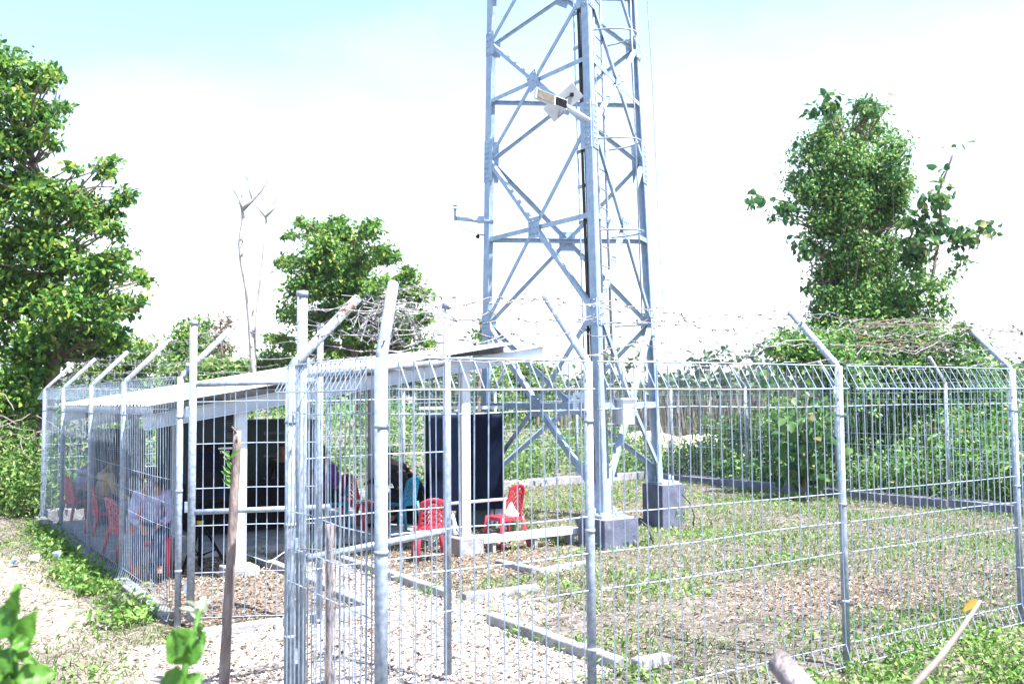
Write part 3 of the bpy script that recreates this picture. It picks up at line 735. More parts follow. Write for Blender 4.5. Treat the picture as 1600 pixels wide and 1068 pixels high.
mb = MB(); mb.plate(A1b+d*.25-nd*.03, Vector(A2)-d*.02-nd*.03, sdir, .13, nd, .012, -.065); build(mb, 'lamp_lens', MT['lens'], hd, 'W')
mb = MB(); mb.plate(A1b+d*.02-nd*.031, A1b+d*.22-nd*.031, sdir, .115, nd, .014, -.058); build(mb, 'driver_cover', MT['black'], hd, 'W')
mb = MB(); c_ = Vector(at(880, 160, 13.72)); ax = Vector(at(903, 140, 13.72))-c_; ax.normalize(); vw = Vector((0, 1, .25)); wx = ax.cross(vw).normalized()
t = thing('solar_panel', 'small white backed solar panel tilted behind the lamp', 'solar panel', tuple(c_), 'W')
mb.plate(c_-ax*.29, c_+ax*.29, wx, .26, vw.normalized(), .025, -.13); build(mb, 'panel_board', MT['slot'], t, 'W', bevel=.004)
mb = MB(); q = c_+ax*.17-vw.normalized()*.03; mb.box(q, (.05, .03, .05)); mb.tube([q, q-ax*.10+wx*.02-vw*.03, c_-ax*.02-vw*.03], .008, 5); build(mb, 'junction_box', MT['black'], t, 'W')
t = thing('sensor_arm', 'small weather sensor on a short side arm of the left tower leg', 'sensor', tuple(at(755, 345, 15.9)), 'W')
mb = MB(); mb.tube([at(770, 347, 16.0), at(712, 341, 15.6)], .035, 8); mb.box(at(751, 343, 15.85), (.12, .14, .1)); build(mb, 'side_arm', MT['tower'], t, 'W')
mb = MB(); q = at(711, 345, 15.58); mb.tube([q, q+np.array([0, 0, .2])], .02, 8); mb.tube([q+np.array([0, 0, .19]), q+np.array([0, 0, .205])], .035, 10); mb.tube([q+np.array([0, 0, .25]), q+np.array([0, 0, .262])], .042, 10); mb.tube([q+np.array([0, 0, .2]), q+np.array([0, 0, .25])], .008, 5); build(mb, 'sensor_head', MT['galv'], t, 'W')
mb = MB(); mb.tube([at(714, 346, 15.6), at(722, 356, 15.7), at(745, 365, 15.85), at(756, 367, 15.95)], .006, 5); build(mb, 'sensor_lead', MT['cable'], t, 'W')
t = thing('camera_ball', 'small black dome camera hanging beside the left tower leg', 'camera', tuple(at(747, 369, 15.9)), 'W')
mb = MB(); mb.ell(at(746.5, 369.5, 15.9), (.035, .035, .035)); build(mb, 'dome', MT['black'], t, 'W')
mb = MB(); mb.tube([at(747, 366, 15.9), at(757, 368, 16.0)], .01, 5); build(mb, 'stalk', MT['galv'], t, 'W')
q0, q1 = at(896, 613, 14.25), at(914.5, 642, 14.25)
t = thing('notice_board', 'small pale notice board hung on the tower strut left of the nearest leg', 'sign', tuple(q0), 'W')
mb = MB(); mb.box((q0+q1)/2, (.19, .012, q0[2]-q1[2])); build(mb, 'board', MT['signwhite'], t, 'W')
mb = MB()
for (x, z, w_, h) in ((-.045, .085, .03, .010), (-.02, .055, .05, .018), (-.05, .005, .03, .006), (.01, .0, .04, .006), (-.04, -.03, .05, .006), (.03, -.03, .04, .006), (-.035, -.065, .06, .006), (.04, -.062, .05, .006), (-.06, -.112, .04, .016)):
    mb.box(((q0+q1)/2+np.array([x, -.008, z])), (w_, .003, h))
build(mb, 'printed_lines', MT['print'], t, 'W')
q0 = at(975, 643, 14.55)
t = thing('meter_box', 'white metal box hung under the tower strut right of the nearest leg', 'box', tuple(q0), 'W')
mb = MB(); mb.box(q0, (.24, .22, .38), TH); build(mb, 'box_body', MT['cabwhite'], t, 'W', bevel=.006)
mb = MB(); mb.box(q0+np.array([-.0, 0, .2]), (.32, .28, .03), TH); build(mb, 'box_lid', MT['cabwhite'], t, 'W')

# ------------------------------------------------------------------ plastic chairs
def chair_proto(color, label, loc, rz, group='plastic chairs round the shelter', broad=1.0, hgt_=.84):
    t = thing('plastic_chair', label, 'chair', loc, 'L', rz, group)
    mb = MB()
    def seat(u_, v_):
        x = (u_-.5)*.40*broad; y = (v_-.5)*.40; e = max(abs(u_-.5), abs(v_-.5))*2
        return (x*(1-.08*v_*0), y, .435-.012*(1-e*e)-(.03 if e > .99 else 0)-(.012 if v_ > .85 else 0))
    mb.grid(seat, 10, 10); s_ = build(mb, 'seat', color, t, 'L'); sm = s_.modifiers.new('thickness', 'SOLIDIFY'); sm.thickness = .008
    mb = MB(); nu, nv = 14, 18; V = []
    for i in range(nu+1):
        for j in range(nv+1):
            u_, v_ = i/nu-.5, j/nv; w = .40*broad*(1-.10*v_); top = hgt_-.06*(2*abs(u_))**2.2
            z = .41+(top-.41)*v_; y = -.19-.09*v_**1.2+.06*(2*u_)**2*1.0-.02
            V.append((u_*w, y, z))
    F = []
    for i in range(nu):
        for j in range(nv):
            inner = 2 <= i < nu-2 and 2 <= j < nv-3
            ch = (j+abs(i-(nu-1)/2)*.9)
            hole = inner and (int(ch) % 3 == 0) and i not in (6, 7)
            if j in (nv-3,) and i in (6, 7): hole = True
            if not hole: F.append((i*(nv+1)+j, (i+1)*(nv+1)+j, (i+1)*(nv+1)+j+1, i*(nv+1)+j+1))
    mb.add(V, F, True); bk = build(mb, 'backrest', color, t, 'L'); sm = bk.modifiers.new('thickness', 'SOLIDIFY'); sm.thickness = .010
    for sx in (-1, 1):
        for sy in (-1, 1):
            mb = MB(); x0, y0 = sx*.175*broad, sy*.175; x1, y1 = sx*.215*broad, sy*.225-(.03 if sy < 0 else 0)
            mb.tube([(x0, y0, .43), ((x0+x1)/2, (y0+y1)/2, .22), (x1, y1, 0)], [.036, .028, .021], 6); build(mb, 'leg', color, t, 'L')
    mb = MB(); 
    for sx in (-1, 1): mb.box((sx*.19*broad, 0, .405), (.012, .38, .05))
    for sy in (-1, 1): mb.box((0, sy*.19, .405), (.37*broad, .012, .05))
    build(mb, 'seat_skirt', color, t, 'L')
    return t
def fdir(deg): return math.radians(deg)-math.pi/2          # facing direction, degrees anticlockwise from the picture's right
GC = 'plastic chairs round the shelter'
red0 = chair_proto(MT['red'], 'red plastic chair standing in the sun with a white bag on its seat', tuple(gnd(789, 853)), fdir(218), hgt_=.86)
def chair(label, P, deg, proto=None, sc=1.):
    c = copy_tree(proto or red0); c.location = P; c.rotation_euler = (0, 0, fdir(deg)); c['label'] = label; c.scale = (sc, sc, sc); return c
chair('red plastic chair seen from behind beside the free standing tall gate stile', gnd(672, 872), 105, sc=.95)
chair('red plastic chair with printed papers on its seat left of the shelter back column', gnd(563, 828, .05), -28, sc=1.02)
blue0 = chair_proto(MT['blue'], 'blue plastic chair with a person in black sitting on it', tuple(gnd(627, 826, .06)), fdir(150))
chair('blue plastic chair half hidden behind the gate under the person in the purple shirt', gnd(519, 826, .08), 200, blue0)
pk0 = chair_proto(MT['pinkred'], 'pinkish red plastic chair under the person in lavender', tuple(W(.40, 7.35, 0)), fdir(285))
PC = {}
PC[1] = W(.45, 13.0); PC[2] = W(.5, 10.9); PC[3] = W(.40, 7.35)
chair('red plastic chair under the hooded person farthest along the left fence', PC[1], 50)
chair('red plastic chair under the person in the tan top and dark cap', PC[2], 40)
chair('empty red plastic chair with its back against the left mesh fence', W(.36, 8.55), 48)
chair('red plastic chair in the dark of the shelter under the person facing the viewer', gnd(440, 812, .08), 265)
chair('red plastic chair in the dark of the shelter beside the loudspeaker', gnd(352, 826, .08), 300)
# small things on the chairs
mb = MB(); c_ = gnd(789, 853); c_ = np.array([c_[0]+.09, c_[1]-.02, .428])
rr_ = [(0, .105), (.03, .11), (.07, .085), (.11, .05), (.15, .032), (.19, .012)]
mb.grid(lambda u_, v_: (c_[0]+math.cos(u_*6.2832)*np.interp(v_*5, range(6), [q[1] for q in rr_])*(1+.18*math.sin(u_*19)), c_[1]+math.sin(u_*6.2832)*np.interp(v_*5, range(6), [q[1] for q in rr_])*(1+.15*math.sin(u_*25)), c_[2]+np.interp(v_*5, range(6), [q[0] for q in rr_])+.008*math.sin(u_*31+v_*7)), 28, 10)
build(mb, 'plastic_bag', MT['paper'], frame='W', label='crumpled white plastic bag sitting on the sunlit red chair', cat='bag')
c_ = gnd(563, 828, .05); t = thing('paper_stack', 'stack of printed papers on the red chair left of the back column', 'papers', (c_[0]+.05, c_[1]-.02, .49), 'W')
mb = MB(); mb.box((c_[0]+.05, c_[1]-.03, .505), (.30, .22, .03), .3); mb.box((c_[0]+.07, c_[1]-.06, .525), (.28, .2, .012), .1); build(mb, 'sheets', MT['paper'], t, 'W')
mb = MB()
for i in range(3): mb.box((c_[0]-.02+.09*i, c_[1]-.165+.009*i, .507), (.045, .006, .02), .1)
build(mb, 'printed_blocks', MT['print'], t, 'W')

# ------------------------------------------------------------------ people
def skinned(name, islands, mat_, parent, sub=1):
    """grow one surface over joint chains. islands: list of (points, edges, radii)"""
    V, E_, Rr, roots = [], [], [], []
    for (p, e, r) in islands:
        o = len(V); roots.append(o); V += p; E_ += [(a+o, b+o) for a, b in e]; Rr += r
    me = bpy.data.meshes.new(name); me.from_pydata([tuple(p) for p in V], E_, []); ob = bpy.data.objects.new(name, me); COL.objects.link(ob)
    sk = ob.modifiers.new('skin', 'SKIN'); sk.use_smooth_shade = True
    if not me.skin_vertices: me.attributes  # layer is made with the modifier
    for i, r in enumerate(Rr):
        d = me.skin_vertices[0].data[i]; d.radius = (r, r) if not isinstance(r, tuple) else r; d.use_root = i in roots
    s_ = ob.modifiers.new('sub', 'SUBSURF'); s_.levels = s_.render_levels = sub
    dg = bpy.context.evaluated_depsgraph_get(); m2 = bpy.data.meshes.new_from_object(ob.evaluated_get(dg))
    bpy.data.objects.remove(ob); bpy.data.meshes.remove(me)
    m2.materials.clear(); m2.materials.append(mat_); m2.polygons.foreach_set('use_smooth', [True]*len(m2.polygons)); m2.name = name
    o = bpy.data.objects.new(name, m2); COL.objects.link(o); o.parent = parent; ORG[o.name] = ORG[parent.name]; return o
def person(label, loc, deg, top, bottom, head, hc, lean=.06, bow=0., arms='lap', seat=.43, shoe=None, sleeve=1., hijab_long=.0):
    t = thing('person', label, 'person', tuple(loc), 'L', fdir(deg))
    S = seat; hb = bow
    J = {'pel': (0, -.06, S+.09), 'sp': (0, -.06+lean*.3, S+.27), 'ch': (0, -.05+lean*.8, S+.46), 'nb': (0, -.04+lean*1.1, S+.575), 'nk': (0, -.03+lean*1.2+hb*.05, S+.635),
         'jw': (0, .005+lean*1.3+hb*.10, S+.69-hb*.02), 'hd': (0, .0+lean*1.35+hb*.13, S+.765-hb*.05), 'tp': (0, -.005+lean*1.35+hb*.16, S+.835-hb*.08)}
    P, R_, ix, E_ = [], [], {}, []
    def ad(k, p, r): ix[k] = len(P); P.append(tuple(p)); R_.append(r)
    for k, r in (('pel', .13), ('sp', .115), ('ch', .135), ('nb', .085), ('nk', .05), ('jw', .062), ('hd', .088), ('tp', .062)): ad(k, J[k], r)
    ch = ['pel', 'sp', 'ch', 'nb', 'nk', 'jw', 'hd', 'tp']; E_ += [(ix[a], ix[b]) for a, b in zip(ch, ch[1:])]
    fz = Vector((0, math.cos(hb*.6), -math.sin(hb*.6))); hd = Vector(J['hd'])
    ad('nose', hd+fz*.105+Vector((0, 0, -.018)), .014); E_.append((ix['hd'], ix['nose']))
    hands = []; armc = []; legc = []
    for s_ in (-1, 1):
        sh = (s_*.165, -.05+lean*.95, S+.535)
        if arms == 'lap': el, wr = (s_*.225, .04+lean*.9, S+.27), (s_*.10, .24+lean*.8, S+.185)
        elif arms == 'chin' and s_ > 0: el, wr = (.19, .22+lean, S+.27), (.05, .17+lean*1.3, S+.60)
        elif arms == 'reach': el, wr = (s_*.22, .16+lean, S+.33), (s_*.13, .38+lean, S+.30)
        else: el, wr = (s_*.225, .04+lean*.9, S+.27), (s_*.10, .24+lean*.8, S+.185)
        d = (Vector(wr)-Vector(el)).normalized(); pm = Vector(wr)+d*.055
        for k, p, r in (('sh', sh, .062), ('el', el, .040), ('wr', wr, .027), ('pm', pm, .030)): ad(k+str(s_), p, r)
        E_ += [(ix['nb'], ix['sh%d' % s_]), (ix['sh%d' % s_], ix['el%d' % s_]), (ix['el%d' % s_], ix['wr%d' % s_]), (ix['wr%d' % s_], ix['pm%d' % s_])]
        armc.append((sh, el, wr))
        sd_ = d.cross(Vector((0, 0, 1))); sd_.normalize(); dn = Vector((0, 0, -1)) if abs(d.z) < .8 else Vector((0, -1, 0))
        for q, (o_, ln) in enumerate(((-.026, .062), (-.009, .074), (.009, .07), (.025, .055))):
            b0 = pm+sd_*o_; k1 = b0+d*ln*.55+dn*.004; k2 = k1+d*ln*.4+dn*.022; k3 = k2+d*ln*.15+dn*.022
            hands.append(([tuple(b0), tuple(k1), tuple(k2), tuple(k3)], [(0, 1), (1, 2), (2, 3)], [.0095, .0092, .0085, .007]))
        b0 = Vector(wr)+d*.02-sd_*s_*.022; k1 = b0-sd_*s_*.03+d*.025; k2 = k1+d*.03+dn*.008
        hands.append(([tuple(b0), tuple(k1), tuple(k2)], [(0, 1), (1, 2)], [.011, .0105, .008]))
        hp, kn, an, to = (s_*.085, -.02, S+.075), (s_*.125, .38, S+.06), (s_*.13, .37+.05*s_*0, .085), (s_*.145, .52, .035)
        for k, p, r in (('hp', hp, .088), ('kn', kn, .060), ('an', an, .038), ('to', to, .032)): ad(k+str(s_), p, r)
        E_ += [(ix['pel'], ix['hp%d' % s_]), (ix['hp%d' % s_], ix['kn%d' % s_]), (ix['kn%d' % s_], ix['an%d' % s_]), (ix['an%d' % s_], ix['to%d' % s_])]
        legc.append((hp, kn, an, to))
    skinned('body', [(P, E_, R_)]+hands, MT['skin'], t, 1)
    # clothing grown over the same joints, a little larger
    p = [J['pel'], J['sp'], J['ch'], (J['nb'][0], J['nb'][1], J['nb'][2]-.01)]; e = [(0, 1), (1, 2), (2, 3)]; r = [.150, .132, .156, .112]
    for (sh, el, wr) in armc:
        o = len(p); w2 = tuple(el[i]+(wr[i]-el[i])*.85*sleeve for i in range(3)); p += [sh, el, w2]; e += [(3, o), (o, o+1), (o+1, o+2)]; r += [.088, .058, .042]
    skinned('shirt', [(p, e, r)], top, t, 1)
    p = [J['pel']]; e = []; r = [.150]
    for (hp, kn, an, to) in legc:
        o = len(p); p += [hp, kn, (an[0], an[1], an[2]+.05)]; e += [(0, o), (o, o+1), (o+1, o+2)]; r += [.103, .075, .058]
    skinned('trousers', [(p, e, r)], bottom, t, 1)
    for (hp, kn, an, to) in legc:
        mb = MB(); mb.ell((an[0]*1.05, an[1]+.075, .045), (.048, .135, .042), 10, 6); build(mb, 'shoe', shoe or MT['black'], t, 'L')
    for s_ in (-1, 1):
        mb = MB(); q = hd+fz*.083+Vector((s_*.032, 0, .012)); mb.ell(q, (.012, .008, .008), 8, 5); build(mb, 'eye', MT['hair'], t, 'L')
    mb = MB(); mb.ell(hd+fz*.077+Vector((0, 0, -.055)), (.022, .010, .006), 8, 5); build(mb, 'mouth', MT['rust'], t, 'L')
    rotx = Matrix.Rotation(-hb*.6, 3, 'X')
    if head in ('hair', 'bun', 'cap'):
        mb = MB()
        def hr(u_, v_):
            th_ = u_*6.2832; ph = v_*math.pi*.62; q = Vector((.104*math.sin(ph)*math.cos(th_), .114*math.sin(ph)*math.sin(th_), .118*math.cos(ph)))
            if q.y > .045 and q.z < .055: q.y = .045+(q.y-.045)*.2; q.z = max(q.z, .055)
            return hd+rotx @ (q+Vector((0, -.014, .018)))
        mb.grid(hr, 24, 12); h_ = build(mb, 'hair', MT['hair'], t, 'L')
        if head == 'bun': mb = MB(); mb.ell(hd+Vector((0, -.13, .03)), (.055, .05, .05)); build(mb, 'hair_bun', MT['hair'], t, 'L')
    if head == 'cap':
        mb = MB(); mb.grid(lambda u_, v_: hd+rotx @ Vector((.116*math.sin(v_*1.6)*math.cos(u_*6.2832), .124*math.sin(v_*1.6)*math.sin(u_*6.2832)-.01, .045+.10*math.cos(v_*1.6))), 20, 8)
        mb.grid(lambda u_, v_: hd+rotx @ Vector(((u_-.5)*.17, .09+v_*.10*(1-(2*u_-1)**2*.6), .045-.02*v_)), 8, 4)
        build(mb, 'cap', hc, t, 'L')
    if head == 'hijab':
        mb = MB()
        def hj(u_, v_):
            th_ = u_*6.2832; z = .145-.02*0; ph = v_*2.3; sp = math.sin(min(ph, 1.9)); q = Vector((.112*sp*math.cos(th_), .125*sp*math.sin(th_)-.016, .128*math.cos(min(ph, 2.3))+.012))
            if q.y > .05 and -.085 < q.z < .06 and abs(q.x) < .062: q.y = .045
            return hd+rotx @ q
        mb.grid(hj, 28, 14)
        nb = Vector(J['nb']); ext = .30+hijab_long
        def dr(u_, v_):
            th_ = u_*6.2832; rx = .082+(.20-.082)*min(1, v_*1.5)+.02*v_; ry = .088+(.155-.088)*min(1, v_*1.4)
            c0 = hd*(1-v_)+nb*v_; z = hd.z-.06-(ext-.04)*v_**1.15-.03*abs(math.cos(th_))*v_*0
            return Vector((rx*math.cos(th_)*(1+.04*math.sin(th_*9)*v_), c0.y+ry*math.sin(th_)*(1+.05*math.sin(th_*7+1)*v_), z))
        mb.grid(dr, 36, 10); h_ = build(mb, 'headscarf', hc, t, 'L'); sm = h_.modifiers.new('thickness', 'SOLIDIFY'); sm.thickness = .006; sm.offset = 1
    return t
person('person in a lilac hood and pale top farthest along the left fence, bent forward', PC[1], 50, cloth('lilac', (.42, .40, .52)), cloth('maroon', (.14, .03, .05)), 'hijab', cloth('pale_lilac', (.46, .44, .58)), lean=.16, bow=.5, seat=.36, hijab_long=.05)
person('person in a tan top, dark cap and blue jeans seated by the left fence', PC[2], 40, cloth('tan', (.46, .33, .18)), cloth('denim', (.09, .16, .32)), 'cap', cloth('navy', (.03, .035, .06)), lean=.05)
person('person in lavender with dark blue trousers on the pinkish red chair by the fence', PC[3], 285, cloth('lavender', (.34, .33, .52)), cloth('darkblue', (.03, .05, .12)), 'hair', None, lean=.06, bow=.5)
person('person in black facing the viewer in the dark of the shelter', gnd(440, 812, .08), 270, cloth('black', (.012, .012, .015)), cloth('black_trousers', (.012, .012, .018)), 'hair', None, lean=.02)
person('person in a purple shirt seated behind the far gate leaf', gnd(519, 826, .08), 200, cloth('purple', (.10, .03, .22)), cloth('black2', (.014, .014, .02)), 'hair', None, lean=.1, bow=.3)
person('person in black hunched on the blue plastic chair', gnd(627, 826, .06), 150, cloth('jet', (.012, .013, .02)), cloth('dark_navy', (.012, .014, .025)), 'hair', None, lean=.16, bow=.7, arms='reach')
person('person with black hair bending forward beside the tall black panel', gnd(652, 818, .05), 175, cloth('charcoal', (.014, .014, .017)), cloth('charcoal2', (.014, .014, .02)), 'hair', None, lean=.30, bow=.9, arms='reach', seat=.36)
mb = MB(); c_ = gnd(652, 818, .05); mb.box((c_[0], c_[1], .2), (.42, .34, .36), .2); build(mb, 'low_box', MT['black'], frame='W', label='low dark box serving as a seat beside the tall black panel', cat='box', bevel=.02)

# ------------------------------------------------------------------ equipment under and beside the roof
a_, b_ = gab(312, 890); t = thing('speaker_stand', 'black tripod speaker stand with a yellow collar beside the left column', 'stand', (a_, b_, 0))
mb = MB(); mb.tube([(a_, b_, .05), (a_, b_, .86)], .022, 10); build(mb, 'pole', MT['black'], t)
mb = MB(); mb.tube([(a_, b_, .56), (a_, b_, .61)], .042, 10); build(mb, 'collar', MT['yellow'], t)
for k in range(3):
    an = -.4+k*2.094; mb = MB(); e = (a_+.34*math.cos(an), b_+.34*math.sin(an), .015); mb.tube([(a_+.03*math.cos(an), b_+.03*math.sin(an), .56), e], .018, 8); build(mb, 'leg', MT['black'], t)
    mb = MB(); mb.tube([(a_+.02*math.cos(an), b_+.02*math.sin(an), .18), (a_+.2*math.cos(an), b_+.2*math.sin(an), .25)], .011, 6); build(mb, 'brace', MT['black'], t)
sa, sb = a_+.10, b_+.05; t = thing('loudspeaker', 'large black loudspeaker with two lines of white lettering on the tripod stand', 'loudspeaker', (sa, sb, .84))
mb = MB(); mb.prism([(sa-.29, sb-.19), (sa+.29, sb-.19), (sa+.22, sb+.19), (sa-.22, sb+.19)], .72, 'z', .84); build(mb, 'cabinet', MT['black'], t, bevel=.02)
mb = MB(); mb.box((sa-.06, sb-.196, 1.09), (.40, .02, .40)); build(mb, 'grille', MT['panel'], t, bevel=.006)
mb = MB(); mb.tube([(sa-.06, sb-.206, 1.09), (sa-.06, sb-.215, 1.09)], .17, 20); build(mb, 'cone', MT['black'], t)
mb = MB(); mb.box((sa-.06, sb-.196, 1.40), (.30, .016, .12)); build(mb, 'horn', MT['panel'], t, bevel=.005)
def lettering(body, size, loc, parent, rot=(math.pi/2, 0, 0)):
    cu_ = bpy.data.curves.new('lettering', 'FONT'); cu_.body = body; cu_.size = size; cu_.extrude = .001
    ob = bpy.data.objects.new('lettering', cu_); COL.objects.link(ob); dg = bpy.context.evaluated_depsgraph_get()
    me = bpy.data.meshes.new_from_object(ob.evaluated_get(dg)); bpy.data.objects.remove(ob)
    me.materials.clear(); me.materials.append(MT['lettering']); o = bpy.data.objects.new('lettering', me); COL.objects.link(o)
    o.parent = parent; o.location = np.array(loc)-ORG[parent.name][1]; o.rotation_euler = rot; return o
mb = MB(); x = sa+.075
for w_ in (.012, .018, .010, .016, .012, .018, .014, .010, .016, .012): mb.box((x+w_/2, sb-.194, 1.505), (w_, .004, .022 if w_ > .011 else .026)); x += w_+.004
build(mb, 'lettering', MT['lettering'], t)
lettering('TA. 20', .045, (sa+.09, sb-.193, 1.445), t)

def cabinet(name, label, a, b, w, d, z0, h, body, vents, doors=1, rz=0.):
    t = thing(name, label, 'cabinet', (a, b, z0))
    mb = MB(); mb.box((a, b, z0+h/2), (w, d, h)); build(mb, 'cabinet_body', body, t, bevel=.012)
    mb = MB(); mb.box((a, b, z0+h+.02), (w+.05, d+.05, .045)); build(mb, 'cabinet_roof', body, t, bevel=.008)
    for i in range(doors):
        dw = w/doors-.04; x = a-w/2+w/doors*(i+.5); mb = MB(); mb.box((x, b-d/2-.010, z0+h/2), (dw, .02, h-.08)); dr = build(mb, 'door', body, t, bevel=.005)
        mb = MB(); mb.box((x+dw*.42, b-d/2-.034, z0+h*.5), (.025, .03, .14)); build(mb, 'handle', MT['black'], dr)
        for (vx, vz, vw, vh) in vents:
            mb = MB(); mb.box((x+vx, b-d/2-.024, z0+vz), (vw, .008, vh)); n_ = max(2, int(vh/.03))
            build(mb, 'vent_plate', MT['slot'], dr)
            mb = MB()
            for q in range(n_): mb.box((x+vx, b-d/2-.034, z0+vz-vh/2+(q+.5)*vh/n_), (vw*.9, .014, vh/n_*.45))
            build(mb, 'louvre', MT['black'], dr)
    return t
cabinet('equipment_cabinet', 'blue grey equipment cabinet with white vent strips behind the loudspeaker', 2.0, 11.2, 1.25, .7, .1, 1.83, MT['cabgrey'], [(.42, 1.62, .18, .10), (.42, 1.42, .18, .10), (.42, 1.2, .18, .09), (.42, .98, .18, .09)])
cabinet('equipment_cabinet', 'green grey equipment cabinet with louvred door at the back of the shelter', 3.35, 12.0, 1.25, .7, .1, 1.62, MT['cabgreen'], [(.08, 1.42, .42, .05), (.08, 1.27, .42, .05), (.08, 1.02, .42, .05), (.08, .62, .42, .05), (.08, .42, .42, .05)])
cabinet('equipment_cabinet', 'narrow black cabinet standing right of the green grey cabinet', 4.15, 12.0, .22, .6, .1, 1.6, MT['black'], [])
cabinet('equipment_cabinet', 'dark grey cabinet at the left back of the shelter', .9, 12.3, .8, .6, .1, 1.5, MT['cabgrey'], [(0, 1.2, .4, .1)])
t = thing('folding_table', 'low table under a black cloth in front of the cabinets', 'table', (2.3, 10.0, .08))
mb = MB(); mb.grid(lambda u_, v_: (1.5+1.5*u_, 9.66+.004*math.sin(u_*60)*(1 if True else 0), .12+.68*v_), 40, 6); mb.box((2.25, 10.0, .80), (1.5, .68, .03)); mb.box((1.5, 10.0, .46), (.01, .66, .68)); mb.box((3.0, 10.0, .46), (.01, .66, .68)); build(mb, 'table_cloth', MT['black'], t)
# tall black panel
pL, pR = gab(668, 829), gab(783, 823); pm_ = ((pL[0]+pR[0])/2, (pL[1]+pR[1])/2); wP = math.hypot(pR[0]-pL[0], pR[1]-pL[1])
t = thing('black_panel', 'tall black rounded top panel standing behind the right front column', 'panel', (pm_[0], pm_[1], 0))
mb = MB(); prof = [(-.16, .32), (-.16, 1.78)]+[(-.16+.14*(1-math.cos(q)), 1.78+.10*math.sin(q)) for q in np.linspace(.2, 1.57, 7)]+[(.16, 1.88), (.16, .32)]
V = []; an = math.atan2(pR[1]-pL[1], pR[0]-pL[0])
mb.prism([(p_[0], p_[1]) for p_ in prof], wP, 'x', -wP/2)
mb.v = [(pm_[0]+x*math.cos(an)-y*math.sin(an)+.02*(1.9-z)*0, pm_[1]+x*math.sin(an)+y*math.cos(an), z) for (x, y, z) in mb.v]
build(mb, 'panel_body', MT['panel'], t, bevel=.012)
mb = MB()
for s_ in (-.42, .42):
    for y in (-.12, .12): mb.box((pm_[0]+s_*wP, pm_[1]+y, .15), (.05, .05, .36))
build(mb, 'panel_feet', MT['galv'], t)
mb = MB(); mb.box((pm_[0]+.28, pm_[1]+.05, .2), (.36, .2, .36)); build(mb, 'base_box', MT['cabgrey'], t)
mb = MB(); mb.box((pm_[0]+.0, pm_[1]+.1, 1.955), (wP+.18, .05, .05), an); build(mb, 'top_rail', MT['white'], t)
mb = MB(); q0, q1 = gab(606, 845), gab(790, 845)
mb.tube([(4.0, 6.95, .62), (5.25, 6.85, .64)], .022, 8); mb.tube([(4.02, 6.95, 0), (4.02, 6.95, .62)], .02, 8); mb.tube([(5.2, 6.85, 0), (5.2, 6.85, .64)], .02, 8)
build(mb, 'pipe_rail', MT['white'], label='low white pipe rail behind the right front column', cat='rail')
t = thing('cable_tray', 'low white cable tray running from the shelter to the nearest tower footing', 'cable tray', (5.4, 6.4, 0))
mb = MB(); mb.box((5.35, 6.42, .17), (1.65, .22, .09)); build(mb, 'tray', MT['white'], t)
for a in (4.7, 5.4, 6.05):
    mb = MB(); mb.box((a, 6.42, .03), (.05, .18, .2)); build(mb, 'tray_foot', MT['conc'], t)
c_ = gab(708, 858); t = thing('folding_stand', 'small white folding tripod stand at the foot of the right front column', 'stand', (c_[0], c_[1], 0))
tp_ = (c_[0], c_[1], .50)
for k in range(3):
    an = .3+k*2.094; mb = MB(); mb.tube([tp_, (c_[0]+.09*math.cos(an), c_[1]+.09*math.sin(an), .26), (c_[0]+.33*math.cos(an), c_[1]+.33*math.sin(an), 0)], .012, 6); build(mb, 'leg', MT['white'], t)
mb = MB(); mb.tube([(tp_[0], tp_[1], .1), tp_], .014, 6)
for k in range(3): mb.tube([(c_[0], c_[1], .14), (c_[0]+.15*math.cos(.3+k*2.094), c_[1]+.15*math.sin(.3+k*2.094), .20)], .009, 5)
build(mb, 'post', MT['white'], t)
mb = MB(); q = [W(a_+.25+.25*k, b_-.25+.18*math.sin(k*2.1), .02+.16*abs(math.sin(k*1.4))*(1 if k < 5 else 0)) for k in range(6)]; mb.tube(q, .007, 5); build(mb, 'loose_cord', MT['white'], frame='W', label='loose white cord looping over the litter by the left column', cat='cord')

# ------------------------------------------------------------------ wooden poles and near plants
def rough_pole(label, base, top, r0, r1, tilt_w=.01, cat='pole'):
    t = thing('wooden_pole', label, cat, tuple(base), 'W'); mb = MB(); p, q = np.array(base)-np.array([0, 0, .2]), np.array(top); k = 16
    pts = [p+(q-p)*i/k+rng.normal(size=3)*tilt_w*np.array([1, 1, .2])*(i > 0) for i in range(k+1)]
    mb.tube(pts, [r0+(r1-r0)*i/k+abs(rng.normal())*.003 for i in range(k+1)], 10); build(mb, 'stem', MT['pole'], t, 'W'); return t, pts
B = gnd(347, 1085); Tp = at(371, 672, B[1]+.05)
t, pts = rough_pole('sprouting brown wooden pole planted in front of the gate', B, Tp, .036, .027, .002)
mb = MB(); lv = []
for z, dx, dz in ((-.02, -.03, .05), (-.10, .01, .06), (-.28, -.09, .09), (-.33, -.08, .04)):
    q = np.array(Tp)+np.array([0, -.02, z]); mb.tube([q, q+np.array([dx, -.02, dz])], [.010, .005], 6)
build(mb, 'stub', MT['bark'], t, 'W')
P_, T_, L_ = [], [], []
for (x, y) in ((352, 706), (346, 702), (350, 728), (344, 733), (353, 742), (349, 748), (372, 703), (356, 720)):
    q = at(x, y, B[1]-.02); root_ = at(360, y+12, B[1]-.02); P_.append(root_); T_.append(q-root_); L_.append(.085)
v, f = leafverts(np.array(P_), np.array(T_), np.tile([.2, -.8, .5], (len(P_), 1)), L_, .34)
np_mesh('sprout_leaves', v, f, MT['fresh'], t)
B2 = gnd(513, 1150); Tp2 = at(516, 818, B2[1])
rough_pole('shorter brown wooden stake tied to the mesh beside the near corner post', B2, Tp2, .026, .024, .004)
